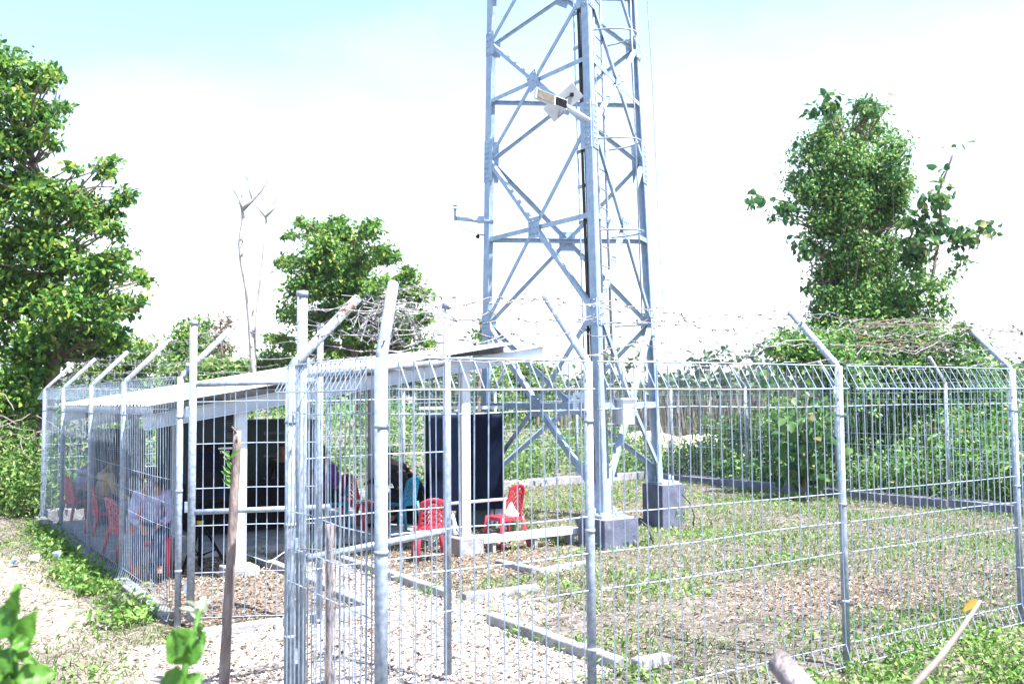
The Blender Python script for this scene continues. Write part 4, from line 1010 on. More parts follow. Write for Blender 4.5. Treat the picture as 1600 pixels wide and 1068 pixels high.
mb = MB(); mb.tube([at(462, 856, B2[1]+.6), at(490, 858, B2[1]+.2), at(515, 860, B2[1]-.03), at(524, 856, B2[1])], .005, 5); build(mb, 'tie_wire', MT['rust'], frame='W', label='rusty tie wire from the tall gate post to the short wooden stake', cat='wire')
# sawn branch and thin twig close to the viewer, lower right
q0, q1 = at(1218, 1034, 2.6), at(1300, 1130, 2.35)
mb = MB(); mb.tube([q0, q0+(q1-q0)*.3, q0+(q1-q0)*.6, q1], [.034, .036, .035, .038], 12); mb.tube([q0+(q1-q0)*.35, q0+(q1-q0)*.35+np.array([-.03, 0, -.05])], [.014, .008], 6)
build(mb, 'sawn_branch', MT['log'], frame='W', label='pale sawn branch end poking up at the bottom right', cat='branch')
t = thing('twig', 'thin bare twig with one yellow leaf at the lower right', 'twig', tuple(at(1440, 1060, 2.6)), 'W')
mb = MB(); mb.tube([at(1532, 938, 2.7), at(1500, 985, 2.65), at(1466, 1030, 2.6), at(1410, 1090, 2.5)], [.004, .007, .009, .010], 7); build(mb, 'stem', MT['drytwig'], t, 'W')
v, f = leafverts(np.array([at(1532, 938, 2.7)]), np.array([at(1508, 948, 2.7)-at(1532, 938, 2.7)]), np.array([[.1, -.5, .8]]), [.055], .5, .3)
MT['yleaf'] = leafmat('yellow_leaf', [(0, (.45, .25, .04)), (1, (.5, .3, .05))]); np_mesh('yellow_leaf', v, f, MT['yleaf'], t)
def near_plant(label, stem, leaves_, Yd):
    t = thing('leafy_plant', label, 'plant', tuple(at(*stem[0], Yd)), 'W'); mb = MB(); mb.tube([at(x, y, Yd+.03*i) for i, (x, y) in enumerate(stem)], [.010-.0012*i for i in range(len(stem))], 7); build(mb, 'stem', MT['fresh'], t, 'W')
    P_, T_, N_, L_, Wd = [], [], [], [], []
    for (x0, y0, x1, y1, wd, nx) in leaves_:
        a, b = at(x0, y0, Yd+rng.uniform(-.02, .02)), at(x1, y1, Yd+rng.uniform(-.035, .03)); P_.append(a); T_.append(b-a); L_.append(np.linalg.norm(b-a)); N_.append((nx, -.75, .5)); Wd.append(wd)
    Vs, Fs, o = [], [], 0
    for p, q, n_, l_, w_ in zip(P_, T_, N_, L_, Wd):                     # big leaves get a finer outline
        q = unit(q); n_ = unit(np.array(n_)-np.dot(n_, q)*q); bb = np.cross(q, n_); K = 10
        for i in range(K+1):
            u_ = i/K; w2 = w_*l_*.5*math.sin(math.pi*u_**.75)**.8 if 0 < u_ < 1 else .0005; c_ = p+q*l_*u_-n_*l_*.25*u_*u_
            for s_ in (-1, -.5, 0, .5, 1): Vs.append(c_+bb*w2*s_+n_*(abs(s_)*w2*.35+.004*math.sin(u_*14+s_*3)))
        for i in range(K):
            for j in range(4): Fs.append((o+i*5+j, o+(i+1)*5+j, o+(i+1)*5+j+1, o+i*5+j+1))
        o = len(Vs)
    np_mesh('leaf_blades', np.array(Vs), np.array(Fs), MT['fresh'], t); return t
near_plant('blurred green plant with broad leaves at the bottom left corner', [(18, 1180), (22, 1080), (22, 1000), (24, 930)],
           [(22, 1010, 50, 960, .7, .4), (24, 960, 20, 925, .6, 0), (22, 990, -14, 945, .7, -.4), (20, 1000, 50, 1010, .9, .3), (22, 1010, -10, 1065, .8, -.3), (26, 1020, 56, 1033, .5, .3), (24, 1062, 88, 1048, .75, .4), (22, 1066, 60, 1110, .8, .3), (20, 1050, -30, 1030, .8, -.3), (24, 930, 30, 905, .5, .1), (10, 1080, -20, 1000, .7, -.5)], 1.9)
near_plant('green sapling with large leaves and a pale bud low left of the gate pole', [(282, 1190), (284, 1100), (290, 1040), (304, 990), (312, 950)],
           [(304, 985, 258, 1030, .75, -.5), (294, 1035, 262, 985, .8, -.5), (296, 1040, 322, 985, .38, .5), (286, 1075, 240, 1060, .8, -.3), (288, 1075, 318, 1052, .9, .5), (285, 1085, 312, 1110, .8, .5), (310, 975, 316, 1000, .35, .4), (284, 1075, 262, 1110, .7, -.3)], 2.0)
c_ = at(313, 958, 2.13); n_ = 14; T_ = rdir(n_)*np.array([1, 1, .5])+np.array([0, 0, .9])
v, f = leafverts(np.tile(c_, (n_, 1))+rng.normal(size=(n_, 3))*.006, T_, rdir(n_)+np.array([0, -.6, .3]), rng.uniform(.022, .045, n_), .55, .3)
np_mesh('pale_flower', v, f, MT['pale'], label='pale blurred tuft of young leaves on top of the sapling at the lower left', cat='flower')
# litter dropped on the track
for k, (x, y, lab) in enumerate(((24, 884, 'crushed pale plastic cup at the left edge of the track'), (53, 877, 'pale blue plastic cup lying in the grass beside the track'), (90, 873, 'pale blue plastic scrap by the weeds near the left fence'), (72, 842, 'white plastic scrap in the grass near the far left fence end'))):
    c_ = gnd(x, y); mb = MB(); rot = Matrix.Rotation(1.3+k, 3, 'X') @ Matrix.Rotation(k*1.7, 3, 'Y')
    V = []; 
    def cup(u_, v_): r = (.035+.02*v_)*(1+.2*math.sin(u_*12+k)); return Vector(c_)+Vector((0, 0, .05))+rot @ Vector((r*math.cos(u_*6.2832), r*math.sin(u_*6.2832)*.6, .11*(v_-.5)))
    mb.grid(cup, 14, 5); o = build(mb, 'plastic_cup', MT['plasticclear'], frame='W', label=lab, cat='litter'); sm = o.modifiers.new('thickness', 'SOLIDIFY'); sm.thickness = .002

# ------------------------------------------------------------------ trees
def gz(x, y): return float(hgt(np.array([x]), np.array([y]))[0])
cl = [(10, 110, 50), (-30, 75, 40), (60, 125, 26), (84, 115, 13), (20, 170, 42), (70, 180, 22), (100, 168, 9), (5, 222, 46), (58, 214, 22), (86, 227, 10), (0, 295, 66), (70, 312, 55), (130, 322, 40), (162, 266, 18), (118, 262, 8), (193, 306, 16), (150, 348, 32), (178, 360, 16), (20, 375, 66), (90, 392, 52), (150, 425, 42), (203, 430, 20), (228, 437, 8), (30, 460, 75), (110, 475, 55), (175, 472, 36), (222, 472, 11), (60, 540, 75), (140, 530, 46), (188, 535, 24), (20, 610, 60), (-60, 200, 70), (-60, 400, 90), (205, 395, 10)]
b0 = at(70, 700, 20.5); b0[2] = gz(b0[0], b0[1])
f1, f2, f3 = at(88, 560, 20.5), at(90, 400, 20.6), at(40, 220, 20.8)
tree('broadleaf_tree', 'large broad leaved tree filling the left edge behind the track', b0, [f1, f2, f3], px_clumps([(x, y, r*.8) for (x, y, r) in cl]+[(x+rng.uniform(-.9, .9)*r, y+rng.uniform(-.8, .8)*r, r*rng.uniform(.25, .42)) for (x, y, r) in cl for _ in range(3)], 20.5, 1.3, .7), 36000, .135, MT['leaf1'], MT['bark'], .17, sprig=13, spread=.17, wr=.6)
cl = [(490, 358, 22), (530, 362, 26), (572, 362, 20), (456, 366, 10), (585, 348, 7), (470, 345, 7), (503, 405, 36), (555, 405, 38), (605, 402, 20), (446, 410, 16), (640, 428, 16), (480, 448, 36), (545, 452, 42), (600, 455, 36), (648, 462, 22), (452, 490, 20), (436, 408, 6), (500, 500, 36), (560, 505, 42), (620, 510, 36), (662, 498, 14), (440, 530, 18), (500, 545, 34), (560, 550, 38), (620, 550, 34), (668, 532, 11), (424, 528, 6)]
b0 = at(560, 640, 34); b0[2] = 0
tree('broadleaf_tree', 'round dense green tree rising behind the shelter roof left of the tower', b0, [at(556, 560, 34), at(548, 470, 34), at(540, 400, 34)], px_clumps([(x, y, r*.85) for (x, y, r) in cl]+[(x+rng.uniform(-.9, .9)*r, y+rng.uniform(-.8, .8)*r, r*rng.uniform(.28, .45)) for (x, y, r) in cl for _ in range(2)], 34, 2.0, .72), 26000, .165, MT['leaf1'], MT['bark'], .17, sprig=11, spread=.17, wr=.6)
# vine covered tree on the right
cl = [(1296, 168, 11), (1355, 166, 15), (1368, 178, 14), (1300, 205, 32), (1360, 208, 36), (1395, 235, 30), (1262, 240, 30), (1320, 250, 46), (1380, 270, 40), (1412, 272, 16), (1246, 290, 26), (1300, 300, 42), (1350, 310, 46), (1400, 312, 24), (1228, 325, 13), (1275, 340, 24), (1320, 350, 30), (1370, 350, 34), (1408, 345, 12), (1276, 385, 14), (1345, 392, 32), (1385, 390, 22), (1284, 430, 16), (1338, 432, 36), (1380, 432, 26), (1296, 470, 22), (1345, 470, 36), (1398, 475, 26), (1300, 500, 30), (1360, 505, 35), (1205, 338, 6), (1320, 390, 26), (1365, 410, 30), (1310, 440, 28), (1290, 360, 22), (1330, 320, 40), (1385, 320, 30), (1270, 290, 30)]
b0 = at(1350, 720, 23); b0[2] = 0
vt = tree('vine_covered_tree', 'tall tree wrapped in dense climbing vines at the right behind the fence', b0, [at(1350, 560, 23), at(1340, 400, 23), at(1330, 250, 23)], px_clumps([(x, y, r*(.84 if y < 370 else 1.05)) for (x, y, r) in cl]+[(1296, 410, 18), (1300, 450, 24), (1292, 490, 26), (1330, 470, 34), (1380, 480, 34), (1410, 500, 26), (1345, 520, 40), (1290, 520, 26), (1420, 455, 18)]+[(x+rng.uniform(-1, 1)*r, y+rng.uniform(-.9, .9)*r, r*rng.uniform(.2, .4)) for (x, y, r) in cl for _ in range(2)], 23, .9, 1.15), 44000, .095, MT['leaf2'], MT['bark'], .22, sprig=10, spread=.16, wr=.6, droop=.7, up=.4)
cl = [(1290, 168, 12), (1300, 160, 8), (1262, 250, 14), (1355, 165, 14), (1395, 270, 12), (1232, 330, 12), (1222, 318, 9), (1180, 308, 7), (1176, 316, 5), (1250, 378, 9), (1262, 394, 10), (1270, 446, 6), (1380, 262, 8), (1318, 240, 10)]
v, f = crown(px_clumps(cl, 22.2, .4), 380, .19, sprig=5, spread=.25, wr=.75, droop=.9, up=.2); np_mesh('large_leaves', v, f, MT['leafbig'], vt)
mb = MB(); limb(mb, at(1240, 330, 22.6), at(1180, 308, 22.2), .02, .008); limb(mb, at(1290, 400, 22.6), at(1250, 378, 22.2), .02, .008); limb(mb, at(1300, 440, 22.6), at(1270, 446, 22.2), .015, .006)
hq = at(1335, 330, 22.3)
for k in range(10):
    x = rng.uniform(1265, 1400); y = rng.uniform(300, 420); limb(mb, hq, at(x, y, 22.1), .010, .007, 5, .1, 4); limb(mb, at(x, y, 22.1), at(x+rng.uniform(-12, 12), y+rng.uniform(60, 130), 22.1), .007, .004, 7, .04, 4)
build(mb, 'hanging_stems', MT['dryvine'], vt, 'W')
cl = [(1455, 310, 12), (1468, 302, 10), (1450, 322, 8), (1430, 345, 12), (1450, 352, 14), (1440, 372, 14), (1432, 392, 14), (1462, 360, 10), (1484, 355, 8), (1505, 369, 9), (1540, 356, 9), (1548, 360, 6), (1484, 393, 7), (1514, 405, 6), (1492, 234, 7), (1488, 246, 5), (1478, 268, 3), (1425, 410, 14)]
b0 = at(1462, 700, 22); b0[2] = 0
st_ = tree('slender_tree', 'slender open tree with large dark leaves right of the vine covered tree', b0, [at(1460, 520, 22), at(1462, 400, 22), at(1466, 300, 22), at(1490, 240, 22)], px_clumps(cl, 22, .5), 520, .20, MT['leafbig'], MT['bark'], .055, sprig=5, spread=.22, wr=.75, droop=.7, up=.3)
cl = [(1432, 430, 18), (1450, 460, 22), (1470, 440, 14), (1466, 480, 18), (1425, 470, 20), (1440, 500, 22), (1490, 425, 9), (1500, 410, 6)]
v, f = crown(px_clumps(cl, 22, .5), 1500, .10, sprig=8, wr=.6, droop=.6); np_mesh('clinging_vines', v, f, MT['leaf2'], st_)
# dead white tree
b0 = at(394, 620, 32); b0[2] = 0
t = thing('dead_tree', 'bare bleached dead tree with forked limbs left of the round green tree', 'tree', tuple(b0), 'W')
mb = MB(); D = 32
def poly(pts, r0, r1):
    q = [at(x, y, D+i*.02) for i, (x, y) in enumerate(pts)]; k = len(q); mb.tube(q, [r0+(r1-r0)*i/(k-1) for i in range(k)], 8)
poly([(396, 640), (395, 560), (391, 500), (386, 450), (378, 410), (375, 380), (380, 345), (379, 325)], .12, .06)
poly([(379, 328), (392, 315), (408, 298), (420, 278), (426, 264)], .075, .02)
poly([(379, 328), (374, 310), (365, 296), (360, 282)], .06, .02)
poly([(396, 600), (400, 500), (408, 430), (413, 380), (416, 345), (415, 335)], .05, .035)
poly([(416, 340), (404, 325), (394, 312)], .045, .035); poly([(416, 338), (428, 326), (432, 305), (440, 276)], .05, .018)
poly([(394, 312), (388, 290), (386, 265), (389, 255)], .035, .012); poly([(391, 500), (398, 480), (400, 460)], .04, .012); poly([(378, 308), (377, 300)], .03, .01)
poly([(376, 400), (384, 392), (386, 384)], .02, .01)
for k in range(26):                      # broken twigs and peeling strips
    x, y = [(379, 320), (365, 296), (420, 278), (428, 320), (436, 290), (388, 285), (380, 380), (392, 490), (398, 470), (378, 420)][k % 10]; p = at(x, y, D+.1)
    limb(mb, p, p+np.array([rng.uniform(-.5, .5), rng.uniform(-.4, .4), rng.uniform(-.1, .8)]), .016, .005, 5, .1, 4)
build(mb, 'trunk', MT['deadwood'], t, 'W')
# smaller trees far left behind the fence
for (nm, lab, cl, Yd, nl, L, m_) in (
    ('small_tree', 'small round tree in the distance between the leaning fence arms', [(300, 515, 22), (320, 520, 20), (285, 535, 22), (310, 545, 28), (335, 550, 24), (270, 550, 18), (290, 570, 28)], 40, 3000, .2, 'leaf1'),
    ('small_tree', 'dark purplish vine draped snag beside the small round tree', [(345, 510, 12), (354, 500, 8), (340, 530, 14), (350, 545, 12), (346, 565, 14)], 38, 900, .15, 'litter'),
    ('small_tree', 'bright bushy tree at the far end of the left fence', [(200, 545, 28), (225, 555, 24), (180, 560, 30), (210, 575, 30), (160, 575, 26)], 27, 3500, .14, 'leaf3'),
    ('small_tree', 'yellow green bushy tree just above the shelter roof left of the dead tree', [(340, 575, 22), (310, 580, 22), (370, 580, 18), (280, 585, 22)], 36, 2600, .18, 'leaf3'),
    ('small_tree', 'low green tree between the dead tree and the round green tree', [(425, 560, 16), (450, 565, 18), (405, 575, 18), (440, 585, 22), (395, 590, 20)], 38, 2400, .18, 'leaf3'),
    ('small_tree', 'bright yellow green bush seen between the shelter and the left tower leg', [(800, 585, 26), (835, 578, 22), (770, 600, 28), (820, 610, 30), (855, 605, 20), (790, 635, 30), (840, 640, 28)], 29, 5000, .13, 'leaf3'),
    ('small_tree', 'thin young tree standing behind the left tower leg', [(752, 500, 7), (748, 518, 9), (754, 535, 9), (750, 555, 10)], 27, 260, .15, 'leaf1')):
    b0 = at(cl[-1][0], 640, Yd); b0[2] = 0; top = cl[0]
    tree(nm, lab, b0, [at(cl[-1][0], cl[-1][1], Yd), at(top[0], top[1]+8, Yd)], px_clumps(cl, Yd, 1.0, .85), nl, L, MT[m_], MT['bark'], .07, sprig=9, spread=.18, wr=.55)

# ------------------------------------------------------------------ undergrowth beyond the fences
def undergrowth(label, regs, leaf, L, name='undergrowth', stems=0, **kw):
    cl_ = []; tot = 0
    for (n_, fn, nl) in regs:
        for _ in range(n_):
            (x, y, z, rx, rz) = fn(); cl_.append((x, y, z, rx, rx, rz))
        tot += nl
    v, f = crown(cl_, tot, L, **kw)
    v[:, 2] = np.maximum(v[:, 2], -.02)
    return np_mesh(name, v, f, leaf, kind='stuff', label=label)
def rg_right():
    b = rng.uniform(-1, 15.5); o = rng.uniform(.35, 5.5); h = (.7+.42*o)*(1.15 if b < 9.5 else .78)*rng.uniform(.6, 1.1); h = min(h, 2.5)
    q = W(FW+o, b, 0); r = rng.uniform(.4, .8); return q[0], q[1], h*rng.uniform(.25, .9), r, r*.8
undergrowth('dense green undergrowth behind the right mesh fence', [(190, rg_right, 54000)], MT['leaf2'], .105, sprig=9, spread=.2, wr=.55, up=.6)
def rg_right2():
    b = rng.uniform(0, 15.5); o = rng.uniform(.25, 3.2); h = rng.uniform(.1, .5)+o*.18
    q = W(FW+o, b, 0); r = rng.uniform(.25, .5); return q[0], q[1], h, r, r
undergrowth('pale leafy weeds along the outside of the right mesh fence', [(90, rg_right2, 14000)], MT['leaf3'], .085, sprig=8, spread=.25, wr=.45)
def rg_back():
    a = rng.uniform(-6, 16.5); o = rng.uniform(.4, 5.5); h = (.55+.40*o)*rng.uniform(.55, 1.05)*(1. if a < 7 else .72)
    q = W(a, FD+o, 0); r = rng.uniform(.4, .85); return q[0], q[1], h*rng.uniform(.3, .9), r, r*.8
undergrowth('green undergrowth behind the back mesh fence', [(200, rg_back, 46000)], MT['leaf3'], .11, sprig=9, spread=.2, wr=.42, up=.6)
def rg_left():
    p = gnd(rng.uniform(-60, 75), rng.uniform(700, 800)); h = rng.uniform(.1, 1.4)*np.clip((p[1]-16)/7, .3, 1.4); r = rng.uniform(.35, .8); return p[0], p[1], h, r, r*.8
undergrowth('green undergrowth at the left beyond the far end of the fence', [(55, rg_left, 15000)], MT['leaf3'], .11, sprig=9, spread=.2, wr=.5)
def rg_left2():
    x = rng.uniform(-14, -6); y = rng.uniform(22, 31); h = rng.uniform(.3, 2.4); r = rng.uniform(.6, 1.1); return x-4+rng.uniform(0, 6), y, h, r, r
undergrowth('shadowed shrubs below the large left tree', [(40, rg_left2, 12000)], MT['leaf1'], .14, sprig=9, spread=.2)
mb = MB()
for k in range(60):
    p = at(rng.uniform(-40, 60), rng.uniform(640, 760), rng.uniform(18, 20)); q = p+np.array([rng.uniform(-1, 1), rng.uniform(-.5, .5), rng.uniform(-.9, .5)]); limb(mb, p, q, .012, .006, 7, .14, 4)
build(mb, 'dry_vines', MT['drytwig'], frame='W', kind='stuff', label='tangle of dry grey vines at the left edge')
# big leaved climber behind the right fence
b0 = at(1255, 790, 19.6); b0[2] = 0
cl = [(1262, 640, 16), (1238, 690, 18), (1275, 660, 16), (1250, 720, 20), (1285, 700, 16), (1262, 745, 18), (1228, 740, 14), (1290, 640, 12), (1245, 610, 10), (1200, 590, 8)]
tree('broad_leaved_plant', 'tall plant with large pale heart shaped leaves behind the right fence', b0, [at(1255, 700, 19.6), at(1262, 620, 19.6)], px_clumps(cl, 19.6, .3), 330, .20, MT['leafbig'], MT['bark'], .03, sprig=4, spread=.3, wr=.85, up=.25, droop=.8, cat='plant')
# vine mound under the two right trees, with a dry tangle on top
cl = [(1228, 528, 16), (1215, 545, 12), (1262, 540, 26), (1300, 530, 30), (1350, 535, 36), (1400, 535, 36), (1450, 528, 32), (1492, 528, 22), (1528, 545, 16), (1240, 560, 28), (1300, 565, 40), (1370, 570, 44), (1440, 570, 40), (1510, 575, 30), (1560, 580, 20), (1330, 610, 40), (1400, 620, 44), (1470, 620, 40), (1540, 620, 34), (1600, 600, 30)]
t = thing('vine_mound', 'mound of vines and scrub below the vine covered tree', 'shrub', tuple(at(1370, 700, 21)*np.array([1, 1, 0])), 'W')
v, f = crown(px_clumps(cl, 21, .8), 15000, .11, sprig=9, wr=.6, droop=.5, spread=.18); np_mesh('foliage', v, f, MT['leaf2'], t)
mb = MB()
for k in range(60):
    p = at(rng.uniform(1310, 1490), rng.uniform(500, 560), rng.uniform(19.6, 20.6)); q = p+np.array([rng.uniform(-.8, .8), rng.uniform(-.3, .3), rng.uniform(-.3, .3)]); limb(mb, p, q, .006, .003, 6, .25, 4)
build(mb, 'dry_stems', MT['dryvine'], t, 'W')
# vine creeping up the fence arms on the right
mb = MB(); P_ = []
for (x0, y0, x1, y1, Yd) in ((1500, 500, 1540, 545, 9.2), (1510, 520, 1600, 515, 9.6), (1330, 505, 1500, 512, 8.4), (1345, 530, 1480, 540, 8.4)):
    for k in range(4 if Yd != 9.2 else 3):
        p = at(x0+rng.uniform(-8, 8), y0+rng.uniform(-14, 14), Yd); q = at(x1+rng.uniform(-8, 8), y1+rng.uniform(-14, 14), Yd+rng.uniform(0, .3)); pts = limb(mb, p, q, .004, .003, 12, .05, 4)
        P_ += [pts[i] for i in range(len(pts)) if rng.random() < .35]
limb(mb, at(1498, 512, 8.45), at(1512, 518, 9.3), .004, .004, 8, .04, 4); limb(mb, at(1512, 518, 9.3), at(1520, 520, 9.65), .004, .004, 6, .04, 4)
t = thing('fence_vine', 'half dry vine creeping along the barbed wire at the right', 'vine', tuple(at(1440, 530, 8.6)), 'W'); build(mb, 'vine_stems', MT['dryvine'], t, 'W')
P_ = np.array(P_)+rng.normal(size=(len(P_), 3))*.02; n_ = len(P_); v, f = leafverts(P_, rdir(n_)+np.array([0, 0, -.5]), rdir(n_), rng.uniform(.03, .06, n_), .6); np_mesh('vine_leaves', v, f, MT['litter'], t)
P_ = np.array([at(1500+rng.uniform(0, 46)*k_, 502+42*k_, 9.2) for k_ in rng.random(60)])+rng.normal(size=(60, 3))*.02
v, f = leafverts(P_, rdir(60)+np.array([0, 0, -.5]), rdir(60)+np.array([0, -.5, .5]), rng.uniform(.04, .08, 60), .6); np_mesh('green_vine_leaves', v, f, MT['leaf3'], t)

# ------------------------------------------------------------------ far country
cl_ = []
for k in range(420):
    x = rng.uniform(-105, 115); y = rng.uniform(125, 160); h = rng.uniform(3.2, 6.6)*(1.15 if x < -10 else 1); r = rng.uniform(1.2, 2.6); cl_.append((x, y, h*rng.uniform(.35, 1)-.3, r, r, r*.9))
for k in range(26):
    x = rng.uniform(-100, 110); y = rng.uniform(140, 165); r = rng.uniform(1.2, 2.2); cl_.append((x, y, rng.uniform(7, 9.5), r, r, r))
v, f = crown(cl_, 42000, .95, sprig=9, wr=.75, spread=.3); np_mesh('far_woods', v, f, MT['far'], kind='stuff', label='distant line of woods across the horizon')
cl_ = []
for k in range(160):
    x = rng.uniform(-50, 75); y = rng.uniform(48, 85); r = rng.uniform(.6, 1.4); cl_.append((x, y, rng.uniform(.2, 1.6), r*1.3, r, r*.7))
v, f = crown(cl_, 14000, .34, sprig=9, wr=.5, spread=.3); np_mesh('far_scrub', v, f, MT['leaf2'], kind='stuff', label='low scrub in the field beyond the fences')
n_ = 5200; x = rng.uniform(2, 34, n_); y = rng.uniform(36, 52, n_); P_ = np.stack([x, y, np.zeros(n_)-.05], 1); T_ = np.array([0, 0, 1.])+rng.normal(size=(n_, 3))*.12
v, f = leafverts(P_, T_, rdir(n_), rng.uniform(1.3, 2.7, n_), .03, .06); np_mesh('dry_reeds', v, f, MT['reed'], kind='stuff', label='stand of tall dry stalks in the field behind the right fence')
mb = MB(); c_ = at(1215, 640, 32); mb.grid(lambda u_, v_: (c_[0]-2.2+6*u_, c_[1]-1.5+3*v_, -.15+1.25*math.sin(math.pi*u_)**.8*math.sin(math.pi*v_)**.9*(.9+.2*math.sin(u_*17+v_*9))), 40, 16)
MT['sand'] = mat('pale_earth', (.55, .44, .40), (.40, .31, .28), 3, .95, bump=.6, bscale=9)
build(mb, 'earth_mound', MT['sand'], frame='W', kind='structure', label='pale mound of bare earth beyond the right fence')
mb = MB(); c_ = at(1040, 650, 36); mb.grid(lambda u_, v_: (c_[0]-3.5+7*u_, c_[1]-1.5+3*v_, -.15+1.0*math.sin(math.pi*u_)**.6*math.sin(math.pi*v_)**.9*(.9+.15*math.sin(u_*13+v_*7))), 40, 14)
build(mb, 'earth_mound', MT['sand'], frame='W', kind='structure', label='low pale bank of earth beyond the tower')

# ------------------------------------------------------------------ grass, weeds, litter and gravel in the yard
def scatter(n_, x0, x1, y0, y1, pdf):
    x = rng.uniform(x0, x1, n_*4); y = y0+(y1-y0)*rng.random(n_*4)**1.35; keep = rng.random(n_*4) < pdf(x, y); x, y = x[keep][:n_], y[keep][:n_]; return x, y
def inslab(a, b): return (a > .15) & (a < 5.35) & (b > 8.2) & (b < 13)
def onkerb(a, b):
    k = ((np.abs(a-2.72) < .09) & (b > 4) & (b < 8.3)) | ((np.abs(a-1.8) < .09) & (b > 4) & (b < 8.2)) | ((np.abs(a-2.52) < .09) & (b > 1) & (b < 2.95)) | ((np.abs(b-3.93) < .09) & (a > -.05) & (a < 1.75))
    return k
def dens_grass(x, y):
    a, b = abn(x, y); g, l, d = regions(x, y); nn = fbm(x, y, .7, 8); w = sstep(nn, .24, .55)
    p = np.clip(w*1.1-.03, .12, 1)*(1-g)*(1-.85*l)*(1-.9*d); p = np.where((b > 0) & (a > 0) & (a < 1.9), p*.06, p); p = np.where((b < 0) & (a > 1), np.maximum(p, .6), p)
    return np.where(inslab(a, b) | onkerb(a, b), 0, p)
x, y = scatter(135000, -9, 13, 5.2, 25, dens_grass); z = hgt(x, y); n_ = len(x)
P_ = np.stack([x, y, z-.005], 1); T_ = rng.normal(size=(n_, 3))*.55+np.array([0, 0, .75]); T_[:, 2] = np.abs(T_[:, 2])
v, f = leafverts(P_, T_, rdir(n_), rng.uniform(.03, .085, n_)*(1+.6*(fbm(x, y, 1.1, 4)-.5)), .11, .35); np_mesh('grass', v, f, MT['grass'], kind='stuff', label='short patchy grass growing across the yard')
def dens_weed(x, y):
    a, b = abn(x, y); g, l, d = regions(x, y); nn = fbm(x, y, 1.0, 21); p = sstep(nn, .40, .60)*(1-g)*(1-.9*l)*(1-.9*d)*.8
    p = np.where((a > 0) & (a < 1.9), .01, p); return np.where(inslab(a, b) | onkerb(a, b), 0, p)
x, y = scatter(36000, -8, 13, 5.2, 24, dens_weed); z = hgt(x, y); n_ = len(x)
P_ = np.stack([x, y, z+rng.uniform(0, .05, n_)], 1); T_ = rng.normal(size=(n_, 3))+np.array([0, 0, .25])
v, f = leafverts(P_, T_, rng.normal(size=(n_, 3))*.5+np.array([0, 0, 1.]), rng.uniform(.03, .075, n_), .5); np_mesh('ground_weeds', v, f, MT['weed'], kind='stuff', label='low broad leaved weeds in the yard grass')
def dens_lit(x, y):
    a, b = abn(x, y); g, l, d = regions(x, y); p = .30*fbm(x, y, 1.3, 13)+.9*l+.30*g; return np.where(inslab(a, b), .01, np.clip(p*(1-.6*d), 0, 1))
x, y = scatter(42000, -8, 13, 5.2, 24, dens_lit); z = hgt(x, y); n_ = len(x)
P_ = np.stack([x, y, z+.006+rng.uniform(0, .02, n_)], 1); T_ = rng.normal(size=(n_, 3))*np.array([1, 1, .25]); N_ = rng.normal(size=(n_, 3))*.45+np.array([0, 0, 1.])
v, f = leafverts(P_, T_, N_, rng.uniform(.02, .06, n_), .5, .3); np_mesh('leaf_litter', v, f, MT['litter'], kind='stuff', label='brown dead leaves and wood chips strewn on the ground')
x, y = scatter(34000, -8, 13, 5.2, 24, lambda x, y: np.where(inslab(*abn(x, y)), 0, (1-regions(x, y)[0]*.93)*.7)); z = hgt(x, y); n_ = len(x)
P_ = np.stack([x, y, z+.008+rng.uniform(0, .02, n_)], 1); T_ = rng.normal(size=(n_, 3))*np.array([1, 1, .3])
v, f = leafverts(P_, T_, rng.normal(size=(n_, 3))*.4+np.array([0, 0, 1.]), rng.uniform(.04, .13, n_), .07, .2); np_mesh('straw', v, f, MT['straw'], kind='stuff', label='dry straw and cut stalks among the grass')
# gravel: little six cornered chips
x, y = scatter(15000, -2.6, 3.4, 5.6, 14, lambda x, y: regions(x, y)[0]*.9+.02); z = hgt(x, y); n_ = len(x)
oct_ = np.array([[1, 0, 0], [-1, 0, 0], [0, 1, 0], [0, -1, 0], [0, 0, 1], [0, 0, -1]], float); of = np.array([[0, 2, 4], [2, 1, 4], [1, 3, 4], [3, 0, 4], [2, 0, 5], [1, 2, 5], [3, 1, 5], [0, 3, 5]])
sz = rng.uniform(.006, .022, n_)[:, None, None]; sh = rng.uniform(.6, 1.4, (n_, 6, 1)); an = rng.uniform(0, 6.28, n_); ca, sa_ = np.cos(an), np.sin(an)
Rz = np.zeros((n_, 3, 3)); Rz[:, 0, 0] = ca; Rz[:, 0, 1] = -sa_; Rz[:, 1, 0] = sa_; Rz[:, 1, 1] = ca; Rz[:, 2, 2] = .6
V = np.einsum('nij,nkj->nki', Rz, oct_[None]*sh*sz)+np.stack([x, y, z+.004], 1)[:, None]
np_mesh('gravel', V.reshape(-1, 3), (np.arange(n_)[:, None, None]*6+of[None]).reshape(-1, 3), MT['stone'], smooth=False, kind='stuff', label='loose pale gravel chips on the path')
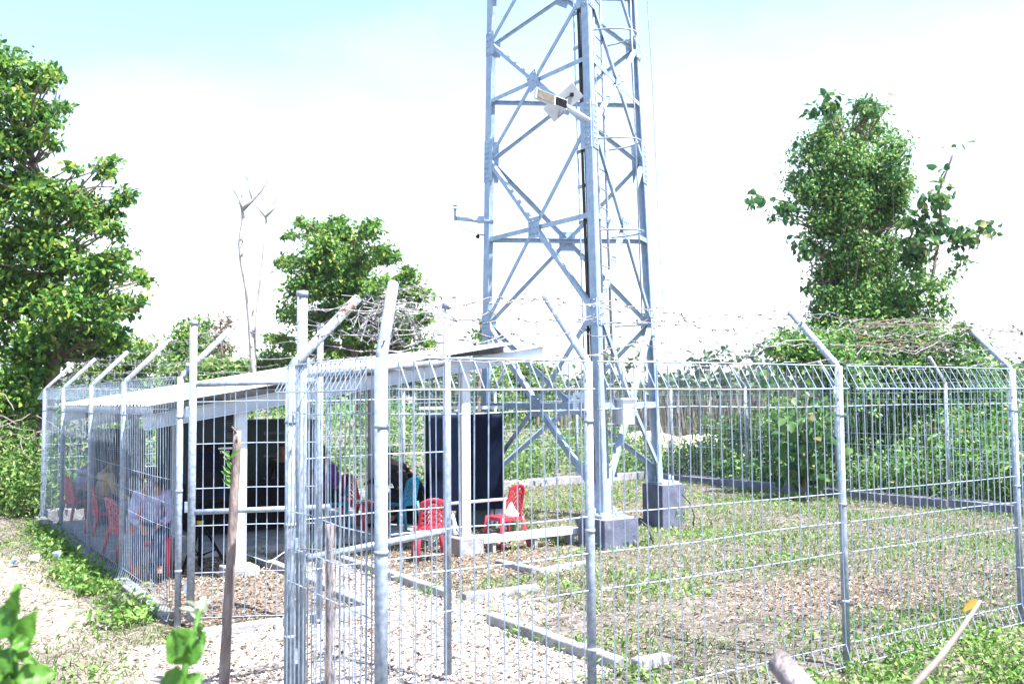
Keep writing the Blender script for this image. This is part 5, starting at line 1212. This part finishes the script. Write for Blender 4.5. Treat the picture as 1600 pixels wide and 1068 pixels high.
# knee high weeds outside the fences
def weeds(label, spots, nl, L, wr, m_='weed', **kw):
    v, f = crown(spots, nl, L, wr=wr, sprig=8, spread=.35, shell=.6, up=.6, **kw); v[:, 2] = np.maximum(v[:, 2], -.02); np_mesh('weeds', v, f, MT[m_], kind='stuff', label=label)
sp = []
for k in range(60):
    b = rng.uniform(4.7, 12.5); q = W(-rng.uniform(.12, .50+.12*(b < 6)-.15*(b > 9)), b, 0); r = rng.uniform(.10, .22); sp.append((q[0], q[1], r*.3, r, r, r*.5))
weeds('bright leafy weeds growing along the foot of the left fence', sp, 3000, .075, .5)
sp = []
for k in range(100):
    p = gnd(rng.uniform(1130, 1640), rng.uniform(985, 1100)); r = rng.uniform(.08, .2); a, b = ab(p)
    if b < -.05 and (p[0] > 2.0): sp.append((p[0], p[1], r*.35, r, r, r*.65))
weeds('bright green weeds outside the front fence at the lower right', sp, 2200, .05, .55)
sp = [(*gnd(x, y)[:2], .08, .12, .12, .1) for (x, y) in ((715, 850), (806, 862), (722, 840), (1010, 850), (1075, 825), (1068, 812), (600, 895), (905, 868), (925, 870), (830, 846), (870, 846), (1215, 880), (1090, 955), (1060, 962), (940, 960), (905, 945), (880, 930))]
for (a, b0_, b1_) in ((2.72, 4.1, 8.2), (1.8, 4.1, 8.1), (2.52, 1.0, 2.9)):
    for k in range(9): q = W(a+rng.choice([-1, 1])*.09, rng.uniform(b0_, b1_)); r = rng.uniform(.03, .08); sp.append((q[0], q[1], r*.6, r, r, r))
weeds('small weed clumps beside the footings and kerbs in the yard', sp, 900, .06, .35)

# ------------------------------------------------------------------ the air
m = bpy.data.materials.new('hazy_air'); m.use_nodes = True; n = m.node_tree; n.nodes.remove(n.nodes['Principled BSDF'])
pv = n.nodes.new('ShaderNodeVolumePrincipled'); pv.inputs['Color'].default_value = (.80, .90, 1, 1); pv.inputs['Density'].default_value = .0003; pv.inputs['Anisotropy'].default_value = .2
n.links.new(pv.outputs[0], n.nodes['Material Output'].inputs['Volume'])
mb = MB(); mb.box((0, 85, 6.2), (420, 200, 15.6)); build(mb, 'haze', m, frame='W', kind='stuff', label='thin pale haze in the air')

# repeats carry one group each
for nm, g in (('barbed_wire', 'strands of barbed wire over the fences'), ('mesh_fence', 'wire mesh fences round the yard'), ('path_kerb', 'kerbs round the gravel path'), ('tower_footing', 'concrete footings of the tower'), ('gate_leaf', 'leaves of the open gate'),
              ('person', 'people seated round the shelter'), ('broadleaf_tree', 'trees beyond the fence'), ('small_tree', 'trees beyond the fence'), ('vine_covered_tree', 'trees beyond the fence'), ('slender_tree', 'trees beyond the fence'), ('dead_tree', 'trees beyond the fence'),
              ('equipment_cabinet', 'cabinets under the shelter roof'), ('plastic_cup', 'plastic litter by the track'), ('fence_plinth', 'concrete plinths under the fences'), ('wooden_pole', 'wooden poles by the gate'), ('ground_cable', 'black cables at the tower feet'), ('leafy_plant', 'blurred green plants close to the viewer')):
    for o in list(COL.objects):
        if o.parent is None and o.name.split('.')[0] == nm and 'label' in o and 'group' not in o: o['group'] = g
